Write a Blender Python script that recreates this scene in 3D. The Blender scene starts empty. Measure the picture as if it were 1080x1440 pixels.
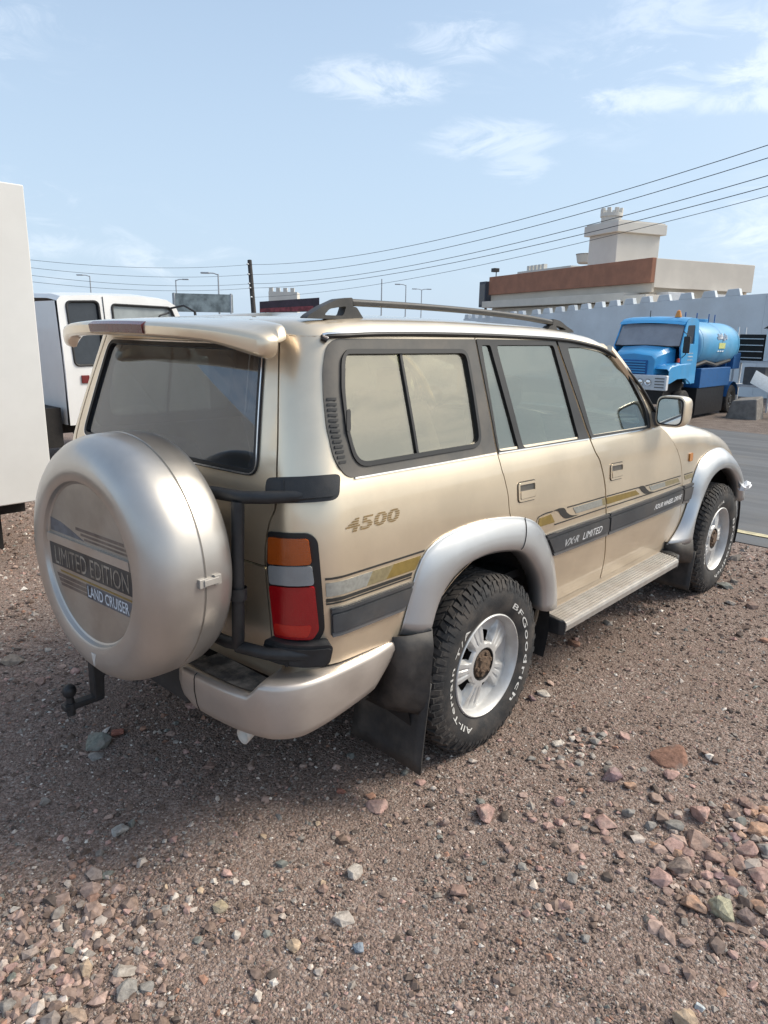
import bpy, math, random
import numpy as np
from mathutils import Vector, Matrix, noise
from mathutils.geometry import delaunay_2d_cdt

# ------------------------------------------------------------------ camera, sky, sun, exposure
sc = bpy.context.scene
CAM = Vector((-2.3966, -2.5083, 1.7819))
cam_data = bpy.data.cameras.new('camera'); cam = bpy.data.objects.new('camera', cam_data)
sc.collection.objects.link(cam); sc.camera = cam
cam_data.sensor_fit = 'VERTICAL'; cam_data.sensor_height = 24; cam_data.lens = 999.27 / 1440 * 24
cam_data.clip_start = .05; cam_data.clip_end = 3000
_r = Vector((0.68275, -0.73042, 0.018266)); _f = Vector((0.71155, 0.65902, -0.24369)); _u = _r.cross(_f)
_r = _f.cross(_u)
cam.matrix_world = Matrix(((_r.x, _u.x, -_f.x, CAM.x), (_r.y, _u.y, -_f.y, CAM.y), (_r.z, _u.z, -_f.z, CAM.z), (0, 0, 0, 1)))

SUN_AZ = math.atan2(-.60, .80); SUN_EL = math.radians(42)      # towards the sun
sun_dir = Vector((math.cos(SUN_EL) * math.cos(SUN_AZ), math.cos(SUN_EL) * math.sin(SUN_AZ), math.sin(SUN_EL)))
sl = bpy.data.lights.new('sun', 'SUN'); sun = bpy.data.objects.new('sun', sl); sc.collection.objects.link(sun)
sl.energy = 2.0; sl.angle = math.radians(22); sl.color = (1, .93, .82)
sun.rotation_euler = sun_dir.to_track_quat('Z', 'Y').to_euler()
sun.location = (10, -6, 12)

world = bpy.data.worlds.new('World'); sc.world = world; world.use_nodes = True
wn = world.node_tree; wn.nodes.clear()
def N(tree, kind, **kw):
    n = tree.nodes.new(kind)
    for k, v in kw.items():
        if k.startswith('i_'): n.inputs[k[2:].replace('_', ' ')].default_value = v
        else: setattr(n, k, v)
    return n
def LK(tree, a, b): tree.links.new(a, b)
def math_n(t, op, a, b=None, c=None, clamp=False):
    n = t.nodes.new('ShaderNodeMath'); n.operation = op; n.use_clamp = clamp
    for i, v in enumerate((a, b, c)):
        if v is None: continue
        if isinstance(v, (int, float)): n.inputs[i].default_value = v
        else: t.links.new(v, n.inputs[i])
    return n.outputs[0]
def mixc(t, fac, a, b, blend='MIX'):
    n = t.nodes.new('ShaderNodeMix'); n.data_type = 'RGBA'; n.blend_type = blend
    for i, v in ((0, fac), (6, a), (7, b)):
        if isinstance(v, (int, float)): n.inputs[i].default_value = v
        elif isinstance(v, tuple): n.inputs[i].default_value = v if len(v) == 4 else (*v, 1)
        else: t.links.new(v, n.inputs[i])
    return n.outputs[2]
def maprange(t, v, a, b, c=0., d=1., smooth=True):
    n = t.nodes.new('ShaderNodeMapRange'); n.interpolation_type = 'SMOOTHSTEP' if smooth else 'LINEAR'
    t.links.new(v, n.inputs[0])
    for i, q in enumerate((a, b, c, d)): n.inputs[i + 1].default_value = q
    return n.outputs[0]
def build_world():
    t = wn
    out = N(t, 'ShaderNodeOutputWorld'); bg = N(t, 'ShaderNodeBackground'); bg.inputs[1].default_value = .089
    sky = N(t, 'ShaderNodeTexSky', sky_type='NISHITA', sun_disc=False, sun_elevation=SUN_EL,
            sun_rotation=math.atan2(sun_dir.x, sun_dir.y), altitude=50, air_density=1.2, dust_density=1.2, ozone_density=2.0)
    tc = N(t, 'ShaderNodeTexCoord'); sep = N(t, 'ShaderNodeSeparateXYZ'); LK(t, tc.outputs['Generated'], sep.inputs[0])
    # pale veil of haze that thickens towards the horizon, all the way round
    veil = maprange(t, sep.outputs[2], .0, .75, .85, .30)
    c = mixc(t, veil, sky.outputs[0], (3.75, 4.75, 5.95, 1))
    # aureole of the veiled sun
    dp = N(t, 'ShaderNodeVectorMath', operation='DOT_PRODUCT'); LK(t, tc.outputs['Generated'], dp.inputs[0]); dp.inputs[1].default_value = tuple(sun_dir)
    au = math_n(t, 'POWER', math_n(t, 'MAXIMUM', dp.outputs['Value'], 0), 7)
    c = mixc(t, math_n(t, 'MULTIPLY', au, .8), c, (15.5, 14.2, 11.8, 1))
    # wisps of cloud everywhere, thicker where the mask noise says so
    mp = N(t, 'ShaderNodeMapping'); mp.inputs['Scale'].default_value = (1, 1, 3.2); LK(t, tc.outputs['Generated'], mp.inputs[0])
    n1 = N(t, 'ShaderNodeTexNoise'); n1.inputs['Scale'].default_value = 9; n1.inputs['Detail'].default_value = 9; n1.inputs['Roughness'].default_value = .66; n1.inputs['Distortion'].default_value = .9
    LK(t, mp.outputs[0], n1.inputs['Vector'])
    n2 = N(t, 'ShaderNodeTexNoise'); n2.inputs['Scale'].default_value = 2.1; n2.inputs['Detail'].default_value = 3
    LK(t, mp.outputs[0], n2.inputs['Vector'])
    wisp = maprange(t, n1.outputs[0], .46, .72)
    mask = maprange(t, n2.outputs[0], .44, .66)
    fac = math_n(t, 'MULTIPLY', wisp, mask)
    # single clouds of their own, by direction
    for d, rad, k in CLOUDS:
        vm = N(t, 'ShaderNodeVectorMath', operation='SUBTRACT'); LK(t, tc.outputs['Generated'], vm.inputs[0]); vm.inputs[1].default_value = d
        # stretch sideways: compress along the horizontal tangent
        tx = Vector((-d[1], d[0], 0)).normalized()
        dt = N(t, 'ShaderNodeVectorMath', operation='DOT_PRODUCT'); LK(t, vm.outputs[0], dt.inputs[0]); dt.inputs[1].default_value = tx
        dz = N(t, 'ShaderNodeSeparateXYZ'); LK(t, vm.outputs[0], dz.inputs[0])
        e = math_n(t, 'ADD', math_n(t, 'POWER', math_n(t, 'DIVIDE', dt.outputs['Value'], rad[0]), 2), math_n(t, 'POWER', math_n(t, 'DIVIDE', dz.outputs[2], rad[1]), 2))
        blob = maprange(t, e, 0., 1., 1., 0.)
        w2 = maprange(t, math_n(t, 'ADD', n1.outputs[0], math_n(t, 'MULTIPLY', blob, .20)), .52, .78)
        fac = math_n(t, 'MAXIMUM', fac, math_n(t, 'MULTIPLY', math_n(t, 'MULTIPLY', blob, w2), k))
    fac = math_n(t, 'MULTIPLY', fac, .36, clamp=True)
    c = mixc(t, fac, c, mixc(t, au, (8.0, 8.3, 8.8, 1), (19, 17.5, 15, 1)))
    LK(t, c, bg.inputs[0]); LK(t, bg.outputs[0], out.inputs[0])
def px_dir(x, y):
    return tuple((_f + _r * ((x - 540) / 999.27) - _u * ((y - 720) / 999.27)).normalized())
CLOUDS = [(px_dir(530, 115), (.13, .032), 1.), (px_dir(640, 55), (.10, .035), .85), (px_dir(690, 195), (.12, .032), .8),
          (px_dir(730, 235), (.06, .03), .6), (px_dir(900, 140), (.12, .022), 1.), (px_dir(1070, 95), (.08, .03), 1.), (px_dir(1060, 140), (.10, .02), .9),
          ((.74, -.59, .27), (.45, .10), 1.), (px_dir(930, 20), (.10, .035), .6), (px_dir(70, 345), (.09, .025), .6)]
build_world()
sc.view_settings.view_transform = 'Standard'; sc.view_settings.look = 'None'
sc.view_settings.exposure = .88; sc.view_settings.gamma = 1; sc.view_settings.use_curve_mapping = False
sc.cycles.max_bounces = 8; sc.cycles.transparent_max_bounces = 16; sc.cycles.caustics_reflective = False; sc.cycles.caustics_refractive = False

# ------------------------------------------------------------------ helpers
COL = sc.collection
rng = random.Random(7)
def link(o, parent=None):
    COL.objects.link(o)
    if parent is not None: o.parent = parent
    return o
def thing(name, label, cat, loc=(0, 0, 0), rz=0, group=None, kind=None):
    o = bpy.data.objects.new(name, None); COL.objects.link(o)
    o.location = loc; o.rotation_euler = (0, 0, rz); o.empty_display_size = .2
    tag(o, label, cat, group, kind); return o
def tag(o, label=None, cat=None, group=None, kind=None):
    if label: o['label'] = label
    if cat: o['category'] = cat
    if group: o['group'] = group
    if kind: o['kind'] = kind
    return o
class MB:
    """collects vertices and faces; build() links them as one mesh object"""
    def __init__(s): s.v = []; s.f = []; s.m = []; s.cur = 0
    def add(s, vs, fs):
        b = len(s.v); s.v += [tuple(v) for v in vs]; s.f += [tuple(i + b for i in f) for f in fs]; s.m += [s.cur] * len(fs); return s
    def box(s, x0, x1, y0, y1, z0, z1):
        return s.hexa([(x0, y0, z0), (x1, y0, z0), (x1, y1, z0), (x0, y1, z0), (x0, y0, z1), (x1, y0, z1), (x1, y1, z1), (x0, y1, z1)])
    def hexa(s, p): return s.add(p, [(0, 3, 2, 1), (4, 5, 6, 7), (0, 1, 5, 4), (1, 2, 6, 5), (2, 3, 7, 6), (3, 0, 4, 7)])
    def tube(s, pts, r, n=10, cap=True):
        pts = [Vector(p) for p in pts]; rs = r if isinstance(r, (list, tuple)) else [r] * len(pts)
        rings = []; prev = None
        for i, p in enumerate(pts):
            d = (pts[min(i + 1, len(pts) - 1)] - pts[max(i - 1, 0)]).normalized()
            a = Vector((0, 0, 1)) if abs(d.z) < .9 else Vector((1, 0, 0))
            if prev is not None: a = prev
            b = d.cross(a).normalized(); a = b.cross(d).normalized(); prev = a
            rings.append([p + (a * math.cos(2 * math.pi * k / n) + b * math.sin(2 * math.pi * k / n)) * rs[i] for k in range(n)])
        return s.loft(rings, True, cap)
    def loft(s, rings, closed=True, cap=False):
        n = len(rings[0]); vs = [v for r in rings for v in r]; fs = []
        for i in range(len(rings) - 1):
            for k in range(n if closed else n - 1):
                k2 = (k + 1) % n; fs.append((i * n + k, i * n + k2, (i + 1) * n + k2, (i + 1) * n + k))
        if cap: fs.append(tuple(range(n))[::-1]); fs.append(tuple((len(rings) - 1) * n + k for k in range(n)))
        return s.add(vs, fs)
    def lathe(s, prof, axis='y', c=(0, 0, 0), n=48, closed=False):
        """prof: (offset along axis, radius)"""
        rings = []
        for k in range(n):
            t = 2 * math.pi * k / n; ring = []
            for d, r in prof:
                if axis == 'y': ring.append((c[0] + r * math.cos(t), c[1] + d, c[2] + r * math.sin(t)))
                elif axis == 'x': ring.append((c[0] + d, c[1] + r * math.cos(t), c[2] + r * math.sin(t)))
                else: ring.append((c[0] + r * math.cos(t), c[1] + r * math.sin(t), c[2] + d))
            rings.append(ring)
        rings.append(rings[0])
        return s.loft(rings, closed)
    def build(s, name, mat, parent=None, bevel=0, seg=2, sharp=35, smooth=True, mirror=None, recalc=True):
        me = bpy.data.meshes.new(name)
        v = s.v
        if mirror: v = [(x, -y, z) for x, y, z in v]
        me.from_pydata(v, [], s.f)
        for m in (mat if isinstance(mat, (list, tuple)) else [mat]): me.materials.append(m)
        if any(s.m): me.polygons.foreach_set('material_index', s.m)
        if recalc:
            import bmesh
            bm = bmesh.new(); bm.from_mesh(me); bmesh.ops.remove_doubles(bm, verts=bm.verts, dist=1e-5)
            bmesh.ops.recalc_face_normals(bm, faces=bm.faces); bm.to_mesh(me); bm.free()
        me.polygons.foreach_set('use_smooth', [smooth] * len(me.polygons))
        if smooth and not bevel: me.set_sharp_from_angle(angle=math.radians(sharp))
        me.update()
        o = bpy.data.objects.new(name, me); link(o, parent)
        if bevel:
            b = o.modifiers.new('bevel', 'BEVEL'); b.width = bevel; b.segments = seg; b.limit_method = 'ANGLE'; b.angle_limit = math.radians(35); b.harden_normals = True
        return o
def copy_tree(o, parent=None):
    c = o.copy(); COL.objects.link(c); c.parent = parent
    for ch in list(o.children): copy_tree(ch, c)
    return c

# ------------------------------------------------------------------ materials
def new_mat(name):
    m = bpy.data.materials.new(name); m.use_nodes = True; t = m.node_tree; t.nodes.clear()
    out = N(t, 'ShaderNodeOutputMaterial'); b = N(t, 'ShaderNodeBsdfPrincipled'); LK(t, b.outputs[0], out.inputs[0])
    return m, t, b
def pm(name, col, rough=.6, metal=0., var=.12, scale=12., bump=0., bscale=60., coat=0., dust=None, dust_z=None, spec=.5, rvar=.1, detail=5):
    """procedural surface: colour variation, roughness variation, fine relief, dust settled on it"""
    m, t, b = new_mat(name)
    tc = N(t, 'ShaderNodeTexCoord'); P = tc.outputs['Object']
    n = N(t, 'ShaderNodeTexNoise'); n.inputs['Scale'].default_value = scale; n.inputs['Detail'].default_value = detail; n.inputs['Roughness'].default_value = .6; LK(t, P, n.inputs['Vector'])
    f = maprange(t, n.outputs[0], .3, .7)
    lo = tuple(c * (1 - var) for c in col); hi = tuple(min(1, c * (1 + var)) for c in col)
    c = mixc(t, f, lo, hi)
    r = maprange(t, n.outputs[0], .3, .7, rough - rvar * .5, rough + rvar * .5)
    if dust:
        dcol, amt = dust
        n2 = N(t, 'ShaderNodeTexNoise'); n2.inputs['Scale'].default_value = scale * .35; n2.inputs['Detail'].default_value = 8; n2.inputs['Roughness'].default_value = .65; LK(t, P, n2.inputs['Vector'])
        df = math_n(t, 'MULTIPLY', maprange(t, n2.outputs[0], .38, .72), amt)
        if dust_z:
            geo = N(t, 'ShaderNodeNewGeometry'); sp = N(t, 'ShaderNodeSeparateXYZ'); LK(t, geo.outputs['Position'], sp.inputs[0])
            zz = math_n(t, 'ADD', sp.outputs[2], math_n(t, 'MULTIPLY', math_n(t, 'SUBTRACT', n2.outputs[0], .5), .5))
            df = math_n(t, 'MAXIMUM', math_n(t, 'MULTIPLY', df, .35), math_n(t, 'MULTIPLY', maprange(t, zz, dust_z[0], dust_z[1], 1, 0), amt))
        c = mixc(t, df, c, dcol); r = math_n(t, 'ADD', r, math_n(t, 'MULTIPLY', df, .35), clamp=True)
        if metal: 
            LK(t, math_n(t, 'MULTIPLY', math_n(t, 'SUBTRACT', 1, df), metal), b.inputs['Metallic'])
        if coat: LK(t, math_n(t, 'MULTIPLY', math_n(t, 'SUBTRACT', 1, df), coat), b.inputs['Coat Weight'])
    else:
        b.inputs['Metallic'].default_value = metal; b.inputs['Coat Weight'].default_value = coat
    LK(t, c, b.inputs['Base Color']); LK(t, r, b.inputs['Roughness']); b.inputs['Coat Roughness'].default_value = .04
    b.inputs['Specular IOR Level'].default_value = spec
    if bump:
        nb = N(t, 'ShaderNodeTexNoise'); nb.inputs['Scale'].default_value = bscale; nb.inputs['Detail'].default_value = 6; LK(t, P, nb.inputs['Vector'])
        bu = N(t, 'ShaderNodeBump'); bu.inputs['Strength'].default_value = bump; bu.inputs['Distance'].default_value = .01; LK(t, nb.outputs[0], bu.inputs['Height']); LK(t, bu.outputs[0], b.inputs['Normal'])
    return m
def glass_mat(name, tint, ior=1.6, dust=.05, dcol=(.5, .46, .4), gcol=(1, 1, 1)):
    m = bpy.data.materials.new(name); m.use_nodes = True; t = m.node_tree; t.nodes.clear()
    out = N(t, 'ShaderNodeOutputMaterial'); tr = N(t, 'ShaderNodeBsdfTransparent'); gl = N(t, 'ShaderNodeBsdfGlossy'); di = N(t, 'ShaderNodeBsdfDiffuse')
    tr.inputs[0].default_value = (*tint, 1); gl.inputs['Roughness'].default_value = 0.; gl.inputs[0].default_value = (*gcol, 1); di.inputs[0].default_value = (*dcol, 1)
    lw = N(t, 'ShaderNodeLayerWeight'); lw.inputs[0].default_value = .5; f0 = ((ior - 1) / (ior + 1)) ** 2
    fr = math_n(t, 'ADD', math_n(t, 'MULTIPLY', math_n(t, 'POWER', lw.outputs['Facing'], 5), 1 - f0), f0)
    m1 = N(t, 'ShaderNodeMixShader'); LK(t, fr, m1.inputs[0]); LK(t, tr.outputs[0], m1.inputs[1]); LK(t, gl.outputs[0], m1.inputs[2])
    tc = N(t, 'ShaderNodeTexCoord'); n = N(t, 'ShaderNodeTexNoise'); n.inputs['Scale'].default_value = 5; n.inputs['Detail'].default_value = 8; n.inputs['Roughness'].default_value = .7; LK(t, tc.outputs['Object'], n.inputs['Vector'])
    df = maprange(t, n.outputs[0], .3, .75, dust * .4, dust * 1.8)
    m2 = N(t, 'ShaderNodeMixShader'); LK(t, df, m2.inputs[0]); LK(t, m1.outputs[0], m2.inputs[1]); LK(t, di.outputs[0], m2.inputs[2])
    LK(t, m2.outputs[0], out.inputs[0]); return m
DUST = (.30, .21, .145)
M = {}
M['gold'] = pm('gold_paint', (.88, .745, .555), .34, .82, var=.05, scale=3, coat=1., dust=(DUST, .62), dust_z=(.40, .80), rvar=.05)
M['silver'] = pm('silver_paint', (.565, .575, .585), .36, .85, var=.05, scale=4, coat=.8, dust=((.33, .27, .21), .45), dust_z=(.35, .8), rvar=.06)
M['bumper'] = pm('dusty_bumper_paint', (.55, .50, .455), .40, .75, var=.08, scale=5, coat=.3, dust=((.30, .235, .185), .6), dust_z=(.35, .75), rvar=.1)
M['cover_face'] = pm('cover_face_paint', (.40, .355, .305), .42, .6, var=.12, scale=9, coat=.3, dust=((.33, .27, .21), .5))
M['cover'] = pm('cover_paint', (.53, .51, .48), .34, .82, var=.06, scale=5, coat=.35, dust=((.33, .27, .21), .5), dust_z=(.55, 1.0), rvar=.08)
M['black'] = pm('black_plastic', (.022, .023, .025), .5, var=.2, scale=30, bump=.08, bscale=300, dust=((.13, .11, .09), .14))
M['trim'] = pm('faded_grey_trim', (.075, .072, .066), .5, var=.15, scale=16, dust=((.24, .2, .16), .3))
M['rail'] = pm('dark_rail', (.045, .045, .044), .5, var=.15, scale=16, dust=((.2, .17, .14), .2))
M['rubber'] = pm('tyre_rubber', (.020, .021, .023), .72, var=.2, scale=25, bump=.12, bscale=160, dust=((.17, .14, .115), .4))
M['seal'] = pm('rubber_seal', (.014, .014, .015), .45, var=.1)
M['chrome'] = pm('chrome', (.78, .78, .78), .16, 1., var=.06)
M['alloy'] = pm('alloy_rim', (.60, .60, .59), .45, .4, var=.06, scale=20, coat=.3, dust=((.34, .29, .24), .35), rvar=.12)
M['rust'] = pm('rusty_hub', (.13, .085, .055), .85, var=.45, scale=45, bump=.7, bscale=70)
M['letter'] = pm('white_letter', (.62, .61, .58), .7, var=.12, scale=30)
M['beige'] = pm('beige_fabric', (.40, .34, .26), .85, var=.1, scale=30)
M['dark_in'] = pm('dark_interior', (.035, .034, .033), .7, var=.15)
M['headliner'] = pm('headliner', (.42, .38, .32), .9, var=.06)
M['under'] = pm('underbody', (.018, .016, .015), .85, var=.3, scale=14, bump=.3, bscale=40)
M['mirror'] = pm('mirror_silver', (.75, .76, .77), .03, 1., var=.02, rvar=.01)
M['exh'] = pm('pale_exhaust', (.62, .58, .52), .5, .3, var=.15, scale=20)
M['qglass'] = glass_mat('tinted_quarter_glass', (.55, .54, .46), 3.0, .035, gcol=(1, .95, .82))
M['glass'] = glass_mat('window_glass', (.50, .54, .51), 2.4, .03, gcol=(.93, 1, .97))
M['navy2'] = pm('dark_sign', (.04, .05, .07), .5, var=.2)
M['cabglass'] = pm('pale_cab_glass', (.30, .33, .33), .06, var=.25, scale=1.5, coat=.5)
M['tkglass'] = pm('tanker_glass', (.32, .315, .33), .08, var=.15, scale=1.2, coat=.5)  # pale reflection on the windscreen is put into its base colour
M['rglass'] = glass_mat('rear_window_glass', (.42, .48, .56), 2.0, .035, dcol=(.40, .42, .45))

def _interp(z,T):
    # monotone-ish cubic (Catmull) interpolation
    n=len(T)
    if z<=T[0][0]:
        s=(T[1][1]-T[0][1])/(T[1][0]-T[0][0]); return T[0][1]+s*(z-T[0][0])
    if z>=T[-1][0]:
        s=(T[-1][1]-T[-2][1])/(T[-1][0]-T[-2][0]); return T[-1][1]+s*(z-T[-1][0])
    for i in range(n-1):
        if z<=T[i+1][0]: break
    h=T[i+1][0]-T[i][0]; t=(z-T[i][0])/h
    d=(T[i+1][1]-T[i][1])/h
    dl=(T[i][1]-T[i-1][1])/(T[i][0]-T[i-1][0]) if i>0 else d
    dr=(T[i+2][1]-T[i+1][1])/(T[i+2][0]-T[i+1][0]) if i+2<n else d
    m0=(dl+d)/2 if i>0 else d; m1=(dr+d)/2 if i+2<n else d
    t2=t*t;t3=t2*t
    return (2*t3-3*t2+1)*T[i][1]+(t3-2*t2+t)*h*m0+(-2*t3+3*t2)*T[i+1][1]+(t3-t2)*h*m1
YS=[(.42,.862),(.55,.882),(.75,.902),(.95,.912),(1.10,.909),(1.20,.900),(1.28,.885),(1.335,.866),(1.45,.836),(1.60,.796),(1.77,.751),(1.85,.735)]
XR=[(.50,-1.02),(.80,-1.035),(1.10,-1.035),(1.30,-1.02),(1.45,-.985),(1.77,-.895),(1.85,-.87)]
RC=.15; A1=-.55; A2=-.86; A3=-1.09; A4=-1.09-.76
def Ys(z): return _interp(z,YS)
def Xr(z): return _interp(z,XR)
def surf(a,z):
    """body side/rear surface of the right half: a runs from rear centre (A4) round the corner to the front (a = x)"""
    W=Ys(z); x0=Xr(z)+.035
    if a>=A2:
        xc=x0+RC
        x=a if a>=A1 else xc+(A1-xc)*(a-A2)/(A1-A2)
        y=W
        if x>1.5: y-=.022*((x-1.5)/1.0)**2
        return (x,-y,z)
    if a>=A3:
        t=(A2-a)/(A2-A3)*math.pi/2
        # superelliptic corner
        return (x0+RC*(1-math.sin(t)), -(W-RC+RC*math.cos(t)), z)
    f=(a-A4)/(A3-A4); y=f*(W-RC)
    return (x0-.035*(1-f*f), -y, z)
# ------------------------------------------------------------------ the parked car (front = +x, right side = -y)
car = thing('parked_car', 'gold and silver four wheel drive estate car with covered spare wheel', 'car')
def bez(poly, step=.03):
    """densify a closed polygon"""
    out = []
    n = len(poly)
    for i in range(n):
        a = poly[i]; b = poly[(i + 1) % n]; L = math.hypot(b[0] - a[0], b[1] - a[1]); k = max(1, int(L / step))
        for j in range(k): out.append((a[0] + (b[0] - a[0]) * j / k, a[1] + (b[1] - a[1]) * j / k))
    return out
def rnd(poly, r):
    """round the corners of a closed polygon (r: one radius or one per corner)"""
    out = []; n = len(poly)
    for i in range(n):
        p = Vector(poly[i]); a = Vector(poly[i - 1]); b = Vector(poly[(i + 1) % n]); rr = r[i] if isinstance(r, (list, tuple)) else r
        da = (a - p); db = (b - p); rr = min(rr, da.length * .48, db.length * .48)
        if rr < 1e-4: out.append(tuple(p)); continue
        q0 = p + da.normalized() * rr; q1 = p + db.normalized() * rr
        for k in range(6):
            t = k / 5; out.append(tuple(q0 * (1 - t) ** 2 + p * 2 * t * (1 - t) + q1 * t * t))
    return out
def smooth_line(pts, n=6):
    """Catmull-Rom through open points"""
    out = []; P = [Vector(p) for p in pts]
    for i in range(len(P) - 1):
        p0 = P[max(i - 1, 0)]; p1 = P[i]; p2 = P[i + 1]; p3 = P[min(i + 2, len(P) - 1)]
        for k in range(n):
            t = k / n
            out.append(tuple(.5 * ((2 * p1) + (p2 - p0) * t + (2 * p0 - 5 * p1 + 4 * p2 - p3) * t * t + (3 * p1 - p0 - 3 * p2 + p3) * t ** 3)))
    out.append(tuple(P[-1])); return out
def inside(x, y, poly):
    c = False; n = len(poly); j = n - 1
    for i in range(n):
        xi, yi = poly[i]; xj, yj = poly[j]
        if (yi > y) != (yj > y) and x < (xj - xi) * (y - yi) / (yj - yi) + xi: c = not c
        j = i
    return c
def surf_n(fn, a, z, h=1e-3):
    p = Vector(fn(a, z)); pa = (Vector(fn(a + h, z)) - Vector(fn(a - h, z))); pz = Vector(fn(a, z + h)) - Vector(fn(a, z - h))
    n = pa.cross(pz); n.normalize(); return p, n
def tri2d(outer, holes, grid):
    pts = []; edges = []
    for loop in [outer] + holes:
        b = len(pts); pts += loop; edges += [(b + i, b + (i + 1) % len(loop)) for i in range(len(loop))]
    xs = [p[0] for p in outer]; ys = [p[1] for p in outer]
    x = min(xs) + grid * .5; allp = np.array(pts)
    while x < max(xs):
        y = min(ys) + grid * .5
        while y < max(ys):
            if inside(x, y, outer) and not any(inside(x, y, h) for h in holes):
                d = np.min((allp[:, 0] - x) ** 2 + (allp[:, 1] - y) ** 2)
                if d > (grid * .35) ** 2: pts.append((x, y))
            y += grid
        x += grid
    v, e, f, *_ = delaunay_2d_cdt([Vector(p) for p in pts], edges, [], 0, 1e-6)
    fs = []
    for t in f:
        cx = sum(v[i].x for i in t) / 3; cy = sum(v[i].y for i in t) / 3
        if inside(cx, cy, outer) and not any(inside(cx, cy, h) for h in holes):
            q = [v[i] for i in t]
            ar = (q[1].x - q[0].x) * (q[2].y - q[0].y) - (q[2].x - q[0].x) * (q[1].y - q[0].y)
            fs.append(tuple(t) if ar > 0 else tuple(t)[::-1])
    return v, fs
def panel(name, outer, holes, mat, parent, off=0., thick=.012, grid=.05, fn=None, pair=True, step=.03, label=None, edge=0.):
    """sheet of the body surface cut to an outline in (a, z), with its own thickness and rolled edge"""
    fn = fn or surf
    outer = bez(outer, step); holes = [bez(h, step) for h in holes]
    v, fs = tri2d(outer, holes, grid)
    P = []; Nn = []
    for q in v:
        p, n = surf_n(fn, q.x, q.y); P.append(p + n * off); Nn.append(n)
    from collections import Counter
    ec = Counter()
    for t in fs:
        for i in range(3): ec[(t[i], t[(i + 1) % 3])] += 1
    bnd = [e for e in ec if (e[1], e[0]) not in ec]
    n0 = len(P); faces = list(fs); rim = {}
    def rv(i):
        if i not in rim:
            rim[i] = (len(P), len(P) + 1); P.append(P[i].copy()); Nn.append(None); P.append(P[i] - Nn[i] * thick); Nn.append(None)
        return rim[i]
    for a, b in bnd:
        a0, a1 = rv(a); b0, b1 = rv(b); faces.append((b0, a0, a1, b1))
    # back skin
    back = {}
    for t in fs:
        for i in t:
            if i not in back: back[i] = len(P); P.append(P[i] - Nn[i] * thick); Nn.append(-Nn[i])
        faces.append((back[t[2]], back[t[1]], back[t[0]]))
    objs = []
    for s in ((1, -1) if pair else (1,)):
        me = bpy.data.meshes.new(name)
        me.from_pydata([(p.x, p.y * s, p.z) for p in P], [], faces if s == 1 else [f[::-1] for f in faces])
        me.materials.append(mat)
        me.polygons.foreach_set('use_smooth', [True] * len(faces)); me.update()
        vn = [(n.x, n.y * s, n.z) if n is not None else (0, 0, 0) for n in Nn]
        me.normals_split_custom_set_from_vertices(vn)
        o = bpy.data.objects.new(name, me); link(o, parent if not isinstance(parent, dict) else parent[s]); objs.append(o)
        if label: o['label'] = label
    return objs if pair else objs[0]

# --- outlines measured on the body surface
ARCH = [(.03 + .53 * math.cos(t), .42 + .50 * math.sin(t)) for t in np.linspace(math.radians(150), math.radians(8), 22)]
def arch(t0, t1, n=12, cx=.03, cz=.42, rx=.53, rz=.50):
    return [(cx + rx * math.cos(math.radians(t)), cz + rz * math.sin(math.radians(t))) for t in np.linspace(t0, t1, n)]
TGSEAM = smooth_line([(-1.127, .700), (-1.130, .745), (-1.161, 1.03), (-1.138, 1.165), (-1.100, 1.236), (-1.080, 1.394), (-1.088, 1.772)], 5)
RDSEAM = smooth_line([(.02, 1.772), (.046, 1.315), (.073, 1.205), (.096, 1.13), (.112, 1.05), (.18, .90)], 5)
FDSEAM = smooth_line([(.663, 1.772), (.842, 1.300), (.926, 1.181), (.988, 1.055), (1.016, .96), (1.078, .75), (1.112, .62), (1.113, .505)], 5)
FFSEAM = smooth_line([(1.70, 1.285), (1.80, 1.235), (1.93, 1.134), (2.026, 1.018), (2.10, .86), (2.139, .75), (2.16, .64), (2.06, .575), (1.93, .520)], 5)
ZD = [(-1.0, 1.768), (-.44, 1.783), (-.1, 1.785), (.3, 1.78), (.67, 1.77), (.92, 1.752), (1.16, 1.716), (1.33, 1.631), (1.51, 1.512), (1.69, 1.335)]
DRIP = smooth_line([(-.90, 1.770), (-.44, 1.778), (-.1, 1.780), (.3, 1.776), (.66, 1.767)], 6)
FRAME = rnd([(-.925, 1.762), (-.936, 1.66), (-.931, 1.58), (-.918, 1.48), (-.893, 1.385), (-.84, 1.320), (-.532, 1.316), (.041, 1.316), (.034, 1.45), (.018, 1.765)], [.05, .02, .02, .03, .05, .06, .01, .003, .01, .003])
QGLASS = rnd([(-.875, 1.728), (-.872, 1.60), (-.845, 1.47), (-.79, 1.347), (-.052, 1.347), (-.046, 1.55), (-.048, 1.726)], [.05, .02, .03, .07, .06, .01, .05])
def inset(poly, d):
    cx = sum(p[0] for p in poly) / len(poly); cy = sum(p[1] for p in poly) / len(poly); out = []
    n = len(poly)
    ar = sum(poly[i][0] * poly[(i + 1) % n][1] - poly[(i + 1) % n][0] * poly[i][1] for i in range(n)); sg = 1 if ar > 0 else -1
    for i in range(n):
        a = Vector(poly[i - 1]); b = Vector(poly[(i + 1) % n]); t = (b - a)
        if t.length < 1e-6: out.append(poly[i]); continue
        t.normalize(); nn = Vector((-t.y, t.x)) * sg
        out.append((poly[i][0] + nn.x * d, poly[i][1] + nn.y * d))
    return out
def gap(line, d): return [(x + d, z) for x, z in line]

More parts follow.
